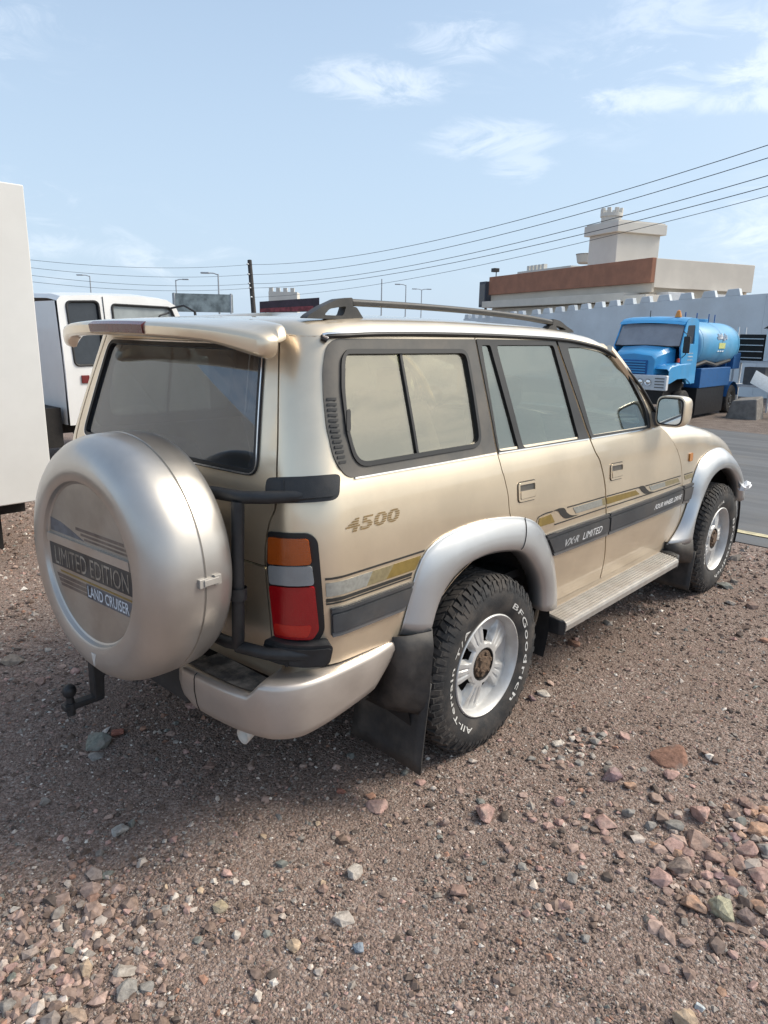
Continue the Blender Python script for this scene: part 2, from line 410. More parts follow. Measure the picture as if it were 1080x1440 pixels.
# rear quarter panel
outer = TGSEAM + [(-.95, 1.772)] + [(x, 1.772) for x in (-.7, -.45, -.2)] + RDSEAM + arch(74, 152, 14) + [(-.60, .69)]
def cardist(poly): return poly
qp = panel('rear_quarter_panel', outer, [inset(FRAME, .012)], M['gold'], car, grid=.045)
for s, o in zip((1, -1), qp):
    par = {1: o, -1: o}
fr = panel('quarter_window_frame', FRAME, [inset(QGLASS, .014)], M['trim'], dict(zip((1, -1), qp)), off=.004, thick=.02, grid=.06)
se = panel('window_seal', QGLASS, [inset(QGLASS, .016)], M['seal'], dict(zip((1, -1), qp)), off=.010, thick=.02, grid=.06)
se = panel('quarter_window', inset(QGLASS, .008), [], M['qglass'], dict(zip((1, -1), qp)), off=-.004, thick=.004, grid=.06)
se = panel('window_divider', [(-.452, 1.722), (-.449, 1.352), (-.437, 1.352), (-.440, 1.722)], [], M['seal'], dict(zip((1, -1), qp)), off=.004, thick=.012, grid=.05)
panel('window_latch', rnd([(-.845, 1.535), (-.845, 1.465), (-.822, 1.465), (-.822, 1.535)], .009), [], M['seal'], dict(zip((1, -1), qp)), off=.012, thick=.014, grid=.05)
for k in range(13):
    z = 1.575 - k * .0165; sh = (.0, .0012 * k + .00022 * k * k)[1]
    panel('vent_slat', [(-.920 + sh, z), (-.920 + sh, z - .0085), (-.888 + sh, z - .0085), (-.888 + sh, z)], [], M['seal'], dict(zip((1, -1), qp)), off=.0065, thick=.004, grid=.05)
# rear door
outer = gap(RDSEAM, .006)[:-1] + arch(66, 10, 12, rx=.535, rz=.505) + [(.60, .505)] + [(x - .006, z) for x, z in FDSEAM[::-1]]
RDQ = [(.058, 1.742), (.064, 1.318), (.208, 1.313), (.120, 1.742)]
RDM = [(.165, 1.742), (.246, 1.313), (.735, 1.308), (.632, 1.742)]
RWIN = rnd([(.029, 1.766), (.055, 1.310), (.832, 1.299), (.655, 1.763)], [.003] * 4)
rd = panel('rear_door', outer, [inset(RWIN, .016)], M['gold'], car, grid=.045)
RD = dict(zip((1, -1), rd))
panel('window_frame', RWIN, [rnd(RDQ, .012), rnd(RDM, .02)], M['seal'], RD, off=.004, thick=.018, grid=.06)
panel('door_window', inset(RDM, -.006), [], M['glass'], RD, off=-.005, thick=.004, grid=.06)
panel('quarter_light', inset(RDQ, -.006), [], M['glass'], RD, off=-.005, thick=.004, grid=.06)
# front door
FWIN = rnd([(.672, 1.763), (.853, 1.298), (1.555, 1.292), (1.575, 1.36), (1.525, 1.44), (1.40, 1.595), (1.29, 1.682), (1.10, 1.728), (.92, 1.746)], [.003, .003, .02, .03, .04, .05, .06, .06, .04])
FGL = rnd([(.760, 1.732), (.876, 1.312), (1.530, 1.302), (1.528, 1.40), (1.385, 1.577), (1.274, 1.662), (1.096, 1.717), (.92, 1.732)], [.02, .01, .03, .05, .06, .06, .06, .04])
topf = smooth_line([(1.70, 1.285), (1.62, 1.395), (1.51, 1.500), (1.33, 1.622), (1.16, 1.706), (.92, 1.748), (.663, 1.769)], 5)
outer = [(x + .006, z) for x, z in FDSEAM] + FFSEAM[::-1][:-1] + topf[:-1]
fd = panel('front_door', outer, [inset(FWIN, .016)], M['gold'], car, grid=.045)
FD = dict(zip((1, -1), fd))
panel('window_frame', FWIN, [FGL], M['seal'], FD, off=.004, thick=.018, grid=.06)
panel('door_window', inset(FGL, -.006), [], M['glass'], FD, off=-.005, thick=.004, grid=.06)
# belt seals with a thin bright line
for nm, par, line in (('belt_seal', dict(zip((1, -1), qp)), [(-.80, 1.316), (.036, 1.310)]), ('belt_seal', RD, [(.054, 1.309), (.825, 1.297)]), ('belt_seal', FD, [(.850, 1.297), (1.60, 1.288)])):
    (x0, z0), (x1, z1) = line
    panel(nm, [(x0, z0 + .0026), (x0, z0 - .0026), (x1, z1 - .0026), (x1, z1 + .0026)], [], M['chrome'], par, off=.006, thick=.008, grid=.2, step=.05)
# drip moulding along the roof edge and down the windscreen pillar
for s in (1, -1):
    mb = MB(); rail = smooth_line([(-.925, 1.752), (-.90, 1.770), (-.44, 1.780), (-.1, 1.782), (.3, 1.778), (.67, 1.769), (.92, 1.750), (1.16, 1.712), (1.33, 1.628), (1.51, 1.508), (1.69, 1.318)], 6)
    pts = []
    for a, z in rail:
        p, n = surf_n(surf, a, z); pts.append((p + n * .008) * 1)
    mb.tube([(p.x, p.y * s, p.z) for p in pts], .0085, 8); mb.build('drip_moulding', M['seal'], car)
    mb = MB(); mb.tube([(p.x, p.y * s - s * .004, p.z + .008) for p in pts[:32]], .0045, 6); mb.build('drip_chrome', M['chrome'], car)

# front wing, bonnet and nose: cross-sections along x
def zs(x): return _interp(x, [(1.6, 1.300), (1.9, 1.287), (2.15, 1.270), (2.43, 1.235), (2.82, 1.165), (3.1, 1.085), (3.3, .985), (3.45, .86), (3.52, .74)])
def nose(x, q):
    """q: 0 at wing shoulder foot .. 1 at the centre line"""
    z1 = zs(x); sh = .17
    Wd = Ys(z1 - .135) - .022 * max(0, (x - 1.5)) ** 2 - max(0, x - 3.25) ** 2 * .9
    if q < .5:
        t = q / .5 * math.pi / 2
        return (x, -(Wd - sh + sh * math.cos(t) ** .8), z1 - .135 + .135 * math.sin(t) ** .9)
    f = (q - .5) / .5; y = (Wd - sh) * (1 - f)
    return (x, -y, z1 + .045 * (1 - (y / (Wd - sh)) ** 2) - .010 * math.sin(math.pi * min(1, max(0, (f) / .25))))
wing_top = lambda a, z: nose(a, z)
def wing_surf(a, z):
    Wd = Ys(z) - .022 * max(0, (a - 1.5)) ** 2 - max(0, a - 3.25) ** 2 * .9
    return (a, -Wd, z)
def lo_(x): return zs(x) - .135
def wing(a, z):
    lo = lo_(a)
    return wing_surf(a, z) if z <= lo else nose(a, min(.62, (z - lo) / .36 * .6))
def wparam(a, z):
    lo = lo_(a)
    if z <= lo: return z
    t = math.asin(min(1, ((z - lo - .005) / .13) if z > lo + .005 else 0) ** (1 / .9)); return lo + (t / (math.pi / 2) * .5) / .6 * .36
seam = [(x + .007, wparam(x + .007, z)) for x, z in FFSEAM if z > .53]
front_edge = [(3.48, z) for z in np.linspace(lo_(3.48) + .36, .64, 5)]
outer = [(x, lo_(x) + .36) for x in np.linspace(1.72, 3.44, 24)] + front_edge + arch(24, 160, 18, cx=2.82, cz=.42, rx=.53, rz=.50) + [(2.30, .54), (2.16, .49)] + seam[::-1]
panel('front_wing', outer, [], M['gold'], car, fn=wing, grid=.05, thick=.008)
bon = None
for s in (1, -1):
    ring = []
    for x in np.linspace(1.76, 3.42, 36):
        ring.append([(nose(x, q)[0], nose(x, q)[1] * s, nose(x, q)[2] + .004) for q in np.linspace(.615, 1, 14)])
    if s == 1: bon = ring
    else:
        mb = MB(); mb.loft([r1[:] + r2[::-1][1:] for r1, r2 in zip(bon, ring)], closed=False); mb.build('bonnet', M['gold'], car)
# nose closing panel, grille, lamps and front bumper
mb = MB(); ring = []
for y in np.linspace(-.78, .78, 17):
    xx = 3.49 - .10 * (abs(y) / .78) ** 3
    ring.append([(xx - .07, y, .95), (xx, y, .86), (xx + .01, y, .60)])
mb.loft(ring, closed=False); mb.build('nose_panel', M['gold'], car)
mb = MB().box(3.49, 3.52, -.45, .45, .74, .92)
g = mb.build('grille', M['black'], car, bevel=.008)
for k in range(5): MB().box(3.518, 3.528, -.43, .43, .755 + k * .033, .768 + k * .033).build('grille_bar', M['chrome'], g)
for s in (1, -1):
    h = MB().box(3.44, 3.515, min(s * .47, s * .74), max(s * .47, s * .74), .74, .91).build('headlight', M['chrome'], car, bevel=.02)
mb = MB(); ring = []
for y in np.linspace(-.90, .90, 25):
    k = (abs(y) / .90); xx = 3.62 - .22 * k ** 6 - .05 * k * k; w = .16
    ring.append([(xx - w, y, .64), (xx - .02, y, .64), (xx, y, .60), (xx - .01, y, .48), (xx - .05, y, .43), (xx - w, y, .43)])
fb = mb.loft(ring, True, True).build('front_bumper', M['silver'], car)

# roof
def roof(a, q):
    z0 = 1.768 if a < -.9 else _interp(a, ZD)
    e = surf(a, min(z0, 1.775)) if a < 1.0 else surf(a, z0)
    sx = max(e[0], -.42); g = q
    rho = 1 - g
    x = sx + (e[0] - sx) * rho; y = e[1] * rho
    H1 = .046; H2 = .030 * (1 if a < .9 else max(.55, 1 - (a - .9) * .6))
    return (x, y, z0 + H1 * (1 - rho ** 26) + H2 * (1 - rho ** 2.3))
mb = MB(); ring = []
aa = list(np.linspace(A4, A3, 12)) + list(np.linspace(A3, A2, 12))[1:] + list(np.linspace(A2, -.3, 12))[1:] + list(np.linspace(-.3, 1.22, 36))[1:]
qs = [0, .004, .010, .018, .028, .04, .055, .075, .10, .14, .2, .3, .42, .56, .7, .85, 1]
for a in aa: ring.append([roof(a, q) for q in qs])
full = [r + [(x, -y, z) for x, y, z in r[::-1][1:]] for r in ring]
mb.loft(full, closed=False); ro = mb.build('roof', M['gold'], car, sharp=60)
sd = ro.modifiers.new('thick', 'SOLIDIFY'); sd.thickness = .02; sd.offset = -1
# windscreen
mb = MB(); ring = []
for q in np.linspace(0, 1, 15):
    t = roof(1.22, q); b = (1.70 + .20 * math.sin(q * math.pi / 2), t[1] / .735 * .80 if q < 1 else 0, 1.30)
    b = (1.68 + .20 * math.sin(q * math.pi / 2), -.80 * (1 - q), 1.295)
    ring.append([tuple(np.array(t) * (1 - k) + np.array(b) * k + np.array((.03, 0, .03)) * math.sin(k * math.pi)) for k in np.linspace(0, 1, 8)])
full = ring + [[(x, -y, z) for x, y, z in r] for r in ring[::-1][1:]]
mb.loft(full, closed=False); ws = mb.build('windscreen', M['glass'], car)
mb = MB()
for s in (1, -1):
    mb.tube([(x, y * s, z) for x, y, z in [roof(1.20, 0.02)] + [ring[0][k] for k in range(1, 8)]], .03, 8)
mb.tube([(x - .01, y, z - .005) for x, y, z in [r[0] for r in full]], .022, 8)
mb.build('windscreen_frame', M['gold'], car)
mb = MB(); mb.box(1.70, 1.90, -.78, .78, 1.24, 1.275); mb.build('cowl', M['seal'], car, bevel=.01)

# tailgate: upper and lower leaf, both halves in one surface
def rear(a, z):
    """a = y across the rear"""
    W = Ys(z); yy = a; lim = W - RC
    if abs(yy) <= lim:
        f = abs(yy) / lim; return (Xr(z) + .035 - .035 * (1 - f * f), yy, z)
    t = min(1, (abs(yy) - lim) / .24) * math.pi / 2; s = 1 if yy > 0 else -1
    return (Xr(z) + .035 + RC * (1 - math.cos(t)), s * (lim + RC * math.sin(t)), z)
def rear_flip(a, z): x, y, z = rear(-a, z); return (x, y, z)
def seam_y(z):
    for i in range(len(TGSEAM) - 1):
        if TGSEAM[i][1] <= z <= TGSEAM[i + 1][1]:
            t = (z - TGSEAM[i][1]) / (TGSEAM[i + 1][1] - TGSEAM[i][1]); a = TGSEAM[i][0] + t * (TGSEAM[i + 1][0] - TGSEAM[i][0]); break
    else: a = TGSEAM[0][0] if z < TGSEAM[0][1] else TGSEAM[-1][0]
    W = Ys(z); lim = W - RC
    if a < A3: return (a - A4) / (A3 - A4) * lim
    tt = 1 - (A2 - a) / (A2 - A3)   # 0 at the rear face, 1 at the side
    return lim + .24 * tt
# (rear() measures the arc with .24 for a quarter turn, the side surface with A2-A3)
def gate_poly(z0, z1, d=.008):
    zz = np.linspace(z0, z1, 16); R_ = [(seam_y(z) - d, z) for z in zz]
    return R_ + [(-y, z) for y, z in R_[::-1]]
RG = rnd([(-.545, 1.742), (-.640, 1.312), (.640, 1.312), (.545, 1.742)], .06)
ug = panel('upper_tailgate', gate_poly(1.022, 1.768), [inset(RG, .012)], M['gold'], car, fn=rear_flip, pair=False, grid=.05)
panel('rear_window', inset(RG, .006), [], M['rglass'], ug, off=-.005, thick=.004, fn=rear_flip, pair=False, grid=.06)
panel('window_seal', RG, [inset(RG, .022)], M['seal'], ug, off=.006, thick=.02, fn=rear_flip, pair=False, grid=.06)
panel('window_bright_strip', inset(RG, .003), [inset(RG, .008)], M['chrome'], ug, off=.0085, thick=.006, fn=rear_flip, pair=False, grid=.06)
lg = panel('lower_tailgate', gate_poly(.705, 1.014), [], M['gold'], car, fn=rear_flip, pair=False, grid=.05)

# sill, running board
panel('sill', [(.50, .50), (.50, .40), (2.2, .44), (2.1, .525), (1.9, .515), (1.1, .50)], [], M['gold'], car, off=-.012, grid=.06)
# ------------------------------------------------------------------ car: flares, wheels, trim
def resample(pts, n):
    P = [Vector(p) for p in pts]; L = [0]
    for i in range(1, len(P)): L.append(L[-1] + (P[i] - P[i - 1]).length)
    out = []
    for k in range(n):
        s = L[-1] * k / (n - 1)
        for i in range(1, len(P)):
            if L[i] >= s - 1e-9: break
        t = (s - L[i - 1]) / max(1e-9, L[i] - L[i - 1]); out.append(P[i - 1].lerp(P[i], t))
    return out
M['dark_line'] = pm('dark_print', (.035, .033, .03), .5, var=.1)
def flare(O, I, sfn, name, seam=None, mud=True):
    n = 36
    Os = resample(smooth_line(O, 4), n); Is = resample(smooth_line(I, 4), n)
    for s in (1, -1):
        mb = MB(); rings = []
        for o, i in zip(Os, Is):
            yo = sfn(o.x, o.y)[1]; ring = []
            d = (i - o)
            for t in (0, .04, .12, .25, .40, .55, .70, .82, .92, .98, 1.0):
                w = math.sin(min(1, t * 1.15) * math.pi / 2) ** .75
                q = o + d * (t if t < .9 else t)
                y = (yo - .006 if t == 0 else yo + (-.958 - yo) * w)
                if t > .9: y += (t - .9) * .08
                ring.append((q.x, y, q.y))
            e = i + d.normalized() * .012
            ring += [(e.x, -.936, e.y), (e.x, -.86, e.y)]
            rings.append([(x, y * s, z) for x, y, z in ring])
        mb.loft(rings, closed=False)
        fl = mb.build(name, M['silver'], car, sharp=50)
        sd = fl.modifiers.new('thick', 'SOLIDIFY'); sd.thickness = .004; sd.offset = -1
        if seam is not None:
            mb = MB(); mb.tube([(x, y + (-.0015) * s, z + .001) for x, y, z in rings[seam][:11]], .0022, 5); mb.build('flare_seam', M['seal'], fl)
RFO = [(-.565, .705), (-.537, .80), (-.504, .918), (-.453, .997), (-.372, 1.035), (-.252, 1.054), (-.083, 1.059), (.108, 1.039), (.234, 1.011), (.337, .966), (.436, .881), (.521, .766), (.591, .625), (.628, .505)]
RFI = [(-.439, .695), (-.406, .781), (-.357, .847), (-.273, .898), (-.158, .921), (-.021, .921), (.149, .891), (.251, .84), (.348, .742), (.40, .646), (.42, .53)]
flare(RFO, RFI, surf, 'rear_wheel_flare', seam=21)
FFO = [(2.02, .51), (2.16, .60), (2.245, .758), (2.262, .897), (2.345, 1.005), (2.531, 1.060), (2.80, 1.055), (3.04, .985), (3.24, .86), (3.36, .70)]
FFI = [(2.261, .499), (2.273, .65), (2.367, .793), (2.508, .901), (2.723, .932), (2.945, .885), (3.127, .766), (3.22, .62)]
flare(FFO, FFI, wing_surf, 'front_wheel_flare')

# wheel arch liners
for cx in (0., 2.82):
    for s in (1, -1):
        mb = MB(); rings = []
        for t in np.linspace(-20, 200, 20):
            a = math.radians(t); ring = []
            for y, r in ((-.915, .52), (-.55, .50), (-.50, .46), (-.46, .05)):
                ring.append((cx + r * math.cos(a), y * s, .43 + .94 * r * math.sin(a)))
            rings.append(ring)
        mb.loft(rings, closed=False); mb.build('wheel_arch_liner', M['under'], car)

def text2d(body, spacing=1., bold=0., res=3):
    cu = bpy.data.curves.new('t', 'FONT'); cu.body = body; cu.size = 1; cu.space_character = spacing; cu.offset = bold; cu.resolution_u = res
    cu.fill_mode = 'FRONT' if False else 'BOTH'
    ob = bpy.data.objects.new('t', cu); COL.objects.link(ob)
    dg = bpy.context.evaluated_depsgraph_get(); me = bpy.data.meshes.new_from_object(ob.evaluated_get(dg))
    v = [(q.co.x, q.co.y) for q in me.vertices]; f = [tuple(p.vertices) for p in me.polygons]
    bpy.data.objects.remove(ob); bpy.data.curves.remove(cu); bpy.data.meshes.remove(me)
    x0 = min(p[0] for p in v); x1 = max(p[0] for p in v); y0 = min(p[1] for p in v); y1 = max(p[1] for p in v)
    return [((x - x0) / (x1 - x0), (y - y0) / (y1 - y0)) for x, y in v], f
def lettering(name, body, fn, mat, parent, spacing=1., bold=0., thick=0., step=None):
    """fn maps text box coordinates (0..1, 0..1) and a lift to a point"""
    v, f = text2d(body, spacing, bold)
    mb = MB(); n = len(v)
    vs = [fn(x, y, 0) for x, y in v]
    if thick:
        vs += [fn(x, y, -thick) for x, y in v]
        cnt = {}
        for p in f:
            for i in range(len(p)): cnt[(p[i], p[(i + 1) % len(p)])] = 1
        fs = list(f) + [(a, a + n, b + n, b) for a, b in cnt if (b, a) not in cnt]
    else: fs = f
    mb.add(vs, fs); return mb.build(name, mat, parent, smooth=False, recalc=False)

# wheels
TR = .401
TPROF = [(0, .389), (.06, .3885), (.095, .386), (.118, .376), (.132, .355), (.140, .325), (.141, .295), (.134, .262), (.124, .238), (.115, .226)]
def trad(d):
    d = abs(d)
    return _interp(d, TPROF[:6])
def make_wheel(lettered=True):
    w = bpy.data.objects.new('wheel', None); COL.objects.link(w)
    mb = MB(); prof = [(-d, r) for d, r in TPROF[::-1]] + TPROF[1:]
    mb.lathe([(-d, r) for d, r in prof], 'y', n=72); tyre = mb.build('tyre', M['rubber'], w, sharp=60)
    mb = MB(); npit = 36; r_ = random.Random(3)
    def block(th0, th1, d0, d1, sk, h=.0115, taper=.75):
        segs = 2; 
        c = []
        for lvl in (0, 1):
            hh = (-.004, h)[lvl]; k = (1., .9)[lvl]
            tm = (th0 + th1) / 2; tw = (th1 - th0) / 2 * k; dm = (d0 + d1) / 2; dw = (d1 - d0) / 2 * k
            for (a, b) in ((-1, -1), (1, -1), (1, 1), (-1, 1)):
                th = tm + a * tw + b * sk; d = dm + b * dw; rr = trad(d) + hh
                c.append((rr * math.cos(th), d, rr * math.sin(th)))
        mb.hexa(c)
    dth = 2 * math.pi / npit
    for k in range(npit):
        t0 = k * dth
        for s in (1, -1):
            o = t0 + (dth * .5 if s < 0 else 0)
            block(o + .10 * dth, o + .50 * dth, *sorted((s * .078, s * .116)), s * .14 * dth, .013)
            block(o + .62 * dth, o + .98 * dth, *sorted((s * .084, s * .128)), s * .04 * dth, .013)
            # lug running down the sidewall
            block(o + .14 * dth, o + .50 * dth, *sorted((s * .116, s * .137)), s * .05 * dth, .010)
            block(o + .66 * dth, o + .94 * dth, *sorted((s * .128, s * .1385)), 0, .008)
            o2 = o + .22 * dth
            block(o2, o2 + .40 * dth, *sorted((s * .030, s * .072)), -s * .22 * dth, .0118)
            block(o2 + .47 * dth, o2 + .92 * dth, *sorted((s * .036, s * .075)), -s * .16 * dth, .0118)
        block(t0 + .05 * dth, t0 + .9 * dth, -.024, .024, .3 * dth, .0118)
    mb.build('tread', M['rubber'], w, smooth=False)['kind'] = 'stuff'
    # rim: barrel and five-spoke face
    mb = MB(); mb.lathe([(.115, .236), (-.122 + .0, .236)][:0] + [(-.113, .228), (-.121, .233), (-.126, .232), (-.128, .227), (-.122, .221), (-.108, .214), (-.085, .209), (-.05, .205), (.10, .200)], 'y', n=64)
    rim = mb.build('rim', M['alloy'], w, sharp=60)
    mb = MB(); nt = 200; rr_ = np.concatenate([np.linspace(.072, .097, 6), np.linspace(.100, .140, 9), np.linspace(.146, .2125, 9)]); vid = {}
    vs = []; fs = []
    def sst(x, a, b): x = min(1, max(0, (x - a) / (b - a))); return x * x * (3 - 2 * x)
    for i in range(nt):
        th = 2 * math.pi * i / nt; ph = math.degrees(th) % 72; ph = ph - 72 if ph > 36 else ph   # 0 = window centre
        for j, r in enumerate(rr_):
            d = .098 - .020 * ((r - .072) / .14) ** 1.5
            wi = 1 - sst(abs(ph), 12.5 + 6 * (r - .08) / .13, 18 + 3.5 * (r - .08) / .13)
            d -= wi * .030 * sst(r, .094, .106) * (1 - .70 * sst(r, .135, .207))
            sp = 36 - abs(ph)
            d -= .004 * (1 - sst(abs(sp - 6.0), .8, 2.2)) * sst(r, .10, .112) * (1 - sst(r, .18, .195))
            if r > .205: d += .006
            vs.append((r * math.cos(th), -d, r * math.sin(th)))
    nr = len(rr_)
    for i in range(nt):
        for j in range(nr - 1):
            th = 360 * (i + .5) / nt; ph = th % 72; ph = ph - 72 if ph > 36 else ph; r = (rr_[j] + rr_[j + 1]) / 2
            if abs(ph) < 12.5 - 120 * max(0, abs(r - .122) - .012) and .101 < r < .144: continue
            i2 = (i + 1) % nt; fs.append((i * nr + j, i * nr + j + 1, i2 * nr + j + 1, i2 * nr + j))
    mb.add(vs, fs); mb.build('spoke_face', M['alloy'], w, sharp=40)
    MB().lathe([(.02, .01), (.02, .205)], 'y', n=24).build('brake_drum', M['under'], w)
    mb = MB(); mb.lathe([(-.050, .080), (-.092, .0795), (-.0985, .075), (-.0985, .071), (-.065, .067), (-.06, .04)], 'y', n=24); mb.build('hub_ring', M['under'], w)
    mb = MB(); mb.lathe([(-.06, .066), (-.090, .065), (-.098, .058), (-.098, .040), (-.108, .036), (-.110, .001)], 'y', n=20)
    hub = mb.build('hub', M['rust'], w, sharp=45)
    nut = None
    for k in range(6):
        a = math.radians(60 * k + 12); c = (.047 * math.cos(a), .047 * math.sin(a))
        if nut is None: nut = MB().lathe([(-.095, .0095), (-.106, .0095), (-.108, .006), (-.108, .0005)], 'y', n=6).build('lug_nut', M['rust'], w, smooth=False); q = nut
        else: q = nut.copy(); COL.objects.link(q)
        q.location = (c[0], 0, c[1])
    if lettered:
        for body, c0, span in (('BFGoodrich', 3, 112), ('All-Terrain T/A', 186, 118)):
            def fn(x, y, l, c0=c0, span=span):
                r = .272 + .025 * y; ph = math.radians(c0 + span / 2 - span * x)
                d = _interp(r, [(.226, .115), (.238, .124), (.262, .134), (.295, .141), (.325, .140)]) + .0012 + l
                return (r * math.cos(ph), -d, r * math.sin(ph))
            lettering('sidewall_lettering', body, fn, M['letter'], w, spacing=1.15, bold=.012)
    return w
wh = make_wheel(); wh.parent = car; wh.location = (0, -.80, .389); wh.rotation_euler = (0, 0, 0)
w2 = copy_tree(wh, car); w2.location = (2.85, -.80, .389); w2.rotation_euler = (0, math.radians(36), 0)
for x in (0, 2.85):
    w3 = copy_tree(wh, car); w3.location = (x, .80, .389); w3.rotation_euler = (0, math.radians(25), math.pi)

# rear bumper: silver ends that wrap the corner, dark step pad, black centre
def bumper(s):
    path = [(-.585, -.905), (-.70, -.925), (-.85, -.932), (-.97, -.928), (-1.06, -.908), (-1.125, -.860), (-1.160, -.785), (-1.180, -.70), (-1.191, -.60), (-1.196, -.50), (-1.197, -.425)]
    P = resample(smooth_line(path, 5), 44); mb = MB(); rings = []; pad = []
    for i, p in enumerate(P):
        t = (P[min(i + 1, 43)] - P[max(i - 1, 0)]).normalized(); n = Vector((t.y, -t.x)) ; n = n if n.dot(p - Vector((-.6, 0))) > 0 else -n
        f = i / 43
        zt = .690 - .010 * f
        st = min(1, max(0, (f - .605) / .045)); st = st * st * (3 - 2 * st); zt -= st * .048
        zb = .548 - .066 * min(1, f / .45)
        if f < .12: zb += (.12 - f) * .5
        if f > .93: zb += (f - .93) * .35
        wdt = .16
        sec = [(-.10, zb + .004), (-.030, zb), (-.016, zb + .007), (-.007, zb + .035), (.001, zb + (zt - zb) * .6), (.0, zt - .018), (-.004, zt - .006), (-.014, zt), (-.05, zt), (-.09, zt - .004), (-wdt if f < .6 else -.055, zt - (.004 if f < .6 else .012))]
        if st > .3: sec = sec[:8] + [(-.034, zt - .002), (-.040, zt - .008), (-.055, zt - .012)]
        rings.append([((p + n * o).x, (p + n * o).y * s, z) for o, z in sec])
        if st > .3: pad.append([((p + n * (-.044)).x, (p + n * (-.044)).y * s, zt - .006), (-1.03, (p + n * (-.044)).y * s if f > .75 else ((p + n * (-.044)).y + .0) * s, zt - .006)])
    mb.loft(rings, closed=False); b = mb.build('rear_bumper', M['bumper'], car, sharp=50)
    sd = b.modifiers.new('thick', 'SOLIDIFY'); sd.thickness = .004; sd.offset = -1
    mb = MB(); mb.loft(pad, closed=False); mb.build('step_pad', M['pad'], b)
    # groove near the inner end
    k = 39
    mb = MB(); mb.tube([(x - .0005, y, z) for x, y, z in rings[k][1:8]], .0022, 5); mb.build('bumper_groove', M['seal'], b)
M['pad'] = pm('dusty_step_pad', (.07, .062, .055), .85, var=.3, scale=25, bump=.3, bscale=60, dust=((.42, .34, .265), 1.0))
for s in (1, -1): bumper(s)
mb = MB(); mb.box(-1.172, -1.04, -.43, .43, .47, .60); mb.build('bumper_centre', M['black'], car, bevel=.012)
panel('rear_sill', [(-.90, .60), (.90, .60), (.90, .712), (-.90, .712)], [], M['gold'], car, off=-.014, fn=rear_flip, pair=False, grid=.06)
# black gap strip between body and bumper
# tow hitch
mb = MB(); mb.box(-1.25, -1.00, .07, .13, .43, .49)
mb.hexa([(-1.285, .075, .335), (-1.245, .075, .335), (-1.245, .125, .335), (-1.285, .125, .335), (-1.285, .075, .50), (-1.235, .075, .50), (-1.235, .125, .50), (-1.285, .125, .50)])
mb.box(-1.405, -1.245, .078, .122, .325, .350)
th = mb.build('tow_hitch', M['black'], car, bevel=.006)
mb = MB(); mb.lathe([(.30, .001), (.30, .017), (.325, .017), (.325, .024), (.335, .024), (.352, .022), (.352, .016), (.376, .014), (.382, .020), (.392, .0255), (.405, .0265), (.418, .0235), (.427, .014), (.430, .001)], 'z', c=(-1.375, .10, 0), n=20)
mb.build('tow_ball', M['black'], th)
# exhaust tip
mb = MB(); rings = []
for t, (x, z) in zip(range(4), ((-.70, .43), (-.92, .435), (-1.02, .415), (-1.075, .385))):
    rings.append([(x + .0 * math.sin(a), -.62 + .034 * math.cos(a), z + .030 * math.sin(a)) for a in np.linspace(0, 2 * math.pi, 14, endpoint=False)])
mb.loft(rings, True); ex = mb.build('exhaust_tip', M['exh'] if 'exh' in M else M['alloy'], car)
sd = ex.modifiers.new('thick', 'SOLIDIFY'); sd.thickness = .003

# mud flaps: moulded guard above, hanging flap below
M['flap'] = pm('mud_flap_rubber', (.026, .026, .027), .55, var=.25, scale=10, bump=.15, bscale=30, dust=((.19, .16, .13), .5))
def mudflap(x0, wing, s):
    if not wing:
        g = [((-.600, -.905), (-.435, -.962), .705), ((-.590, -.915), (-.440, -.975), .64), ((-.585, -.91), (-.452, -.98), .56), ((-.575, -.90), (-.462, -.98), .47), ((-.565, -.86), (-.470, -.965), .40), ((-.555, -.82), (-.475, -.94), .365)]
        fl = (-.505, -.610, -.985, .130, .50)
    else:
        g = [((2.03, -.90), (2.262, -.955), .515), ((2.06, -.905), (2.262, -.965), .45), ((2.12, -.90), (2.275, -.965), .40), ((2.18, -.87), (2.29, -.95), .35)]
        fl = (2.285, -.70, -.965, .16, .42)
    mb = MB(); rings = []
    for (ax, ay), (bx, by), z in g:
        m = ((ax + bx) / 2 - .015, min(ay, by) - .012)
        ring = [(ax, ay + .10, z), (ax, ay, z), (ax * .7 + bx * .3, ay * .6 + by * .4 - .008, z), (bx - .02, by - .006, z), (bx, by + .01, z), (bx, by + .20, z)]
        rings.append([(x, y * s, zz) for x, y, zz in ring])
    mb.loft(rings, closed=False); gd = mb.build('mud_guard', M['flap'], car, sharp=55)
    sd = gd.modifiers.new('thick', 'SOLIDIFY'); sd.thickness = .006; sd.offset = -1
    x, y0, y1, z0, z1 = fl; mb = MB(); rings = []
    for k in range(9):
        z = z0 + (z1 - z0) * k / 8; dx = -.016 * (1 - k / 8) ** 2 + .03 * (k / 8) ** 2
        rings.append([(x + dx + .004 * math.sin(i / 8 * 3.0), (y0 + (y1 - y0) * i / 8) * s, z + (.02 * (1 - i / 8) * (1 - k / 8) if not wing else 0)) for i in range(9)])
    mb.loft(rings, closed=False); f = mb.build('mud_flap', M['flap'], car)
    sd = f.modifiers.new('thick', 'SOLIDIFY'); sd.thickness = .007
for s in (1, -1): mudflap(0, False, s); mudflap(0, True, s)

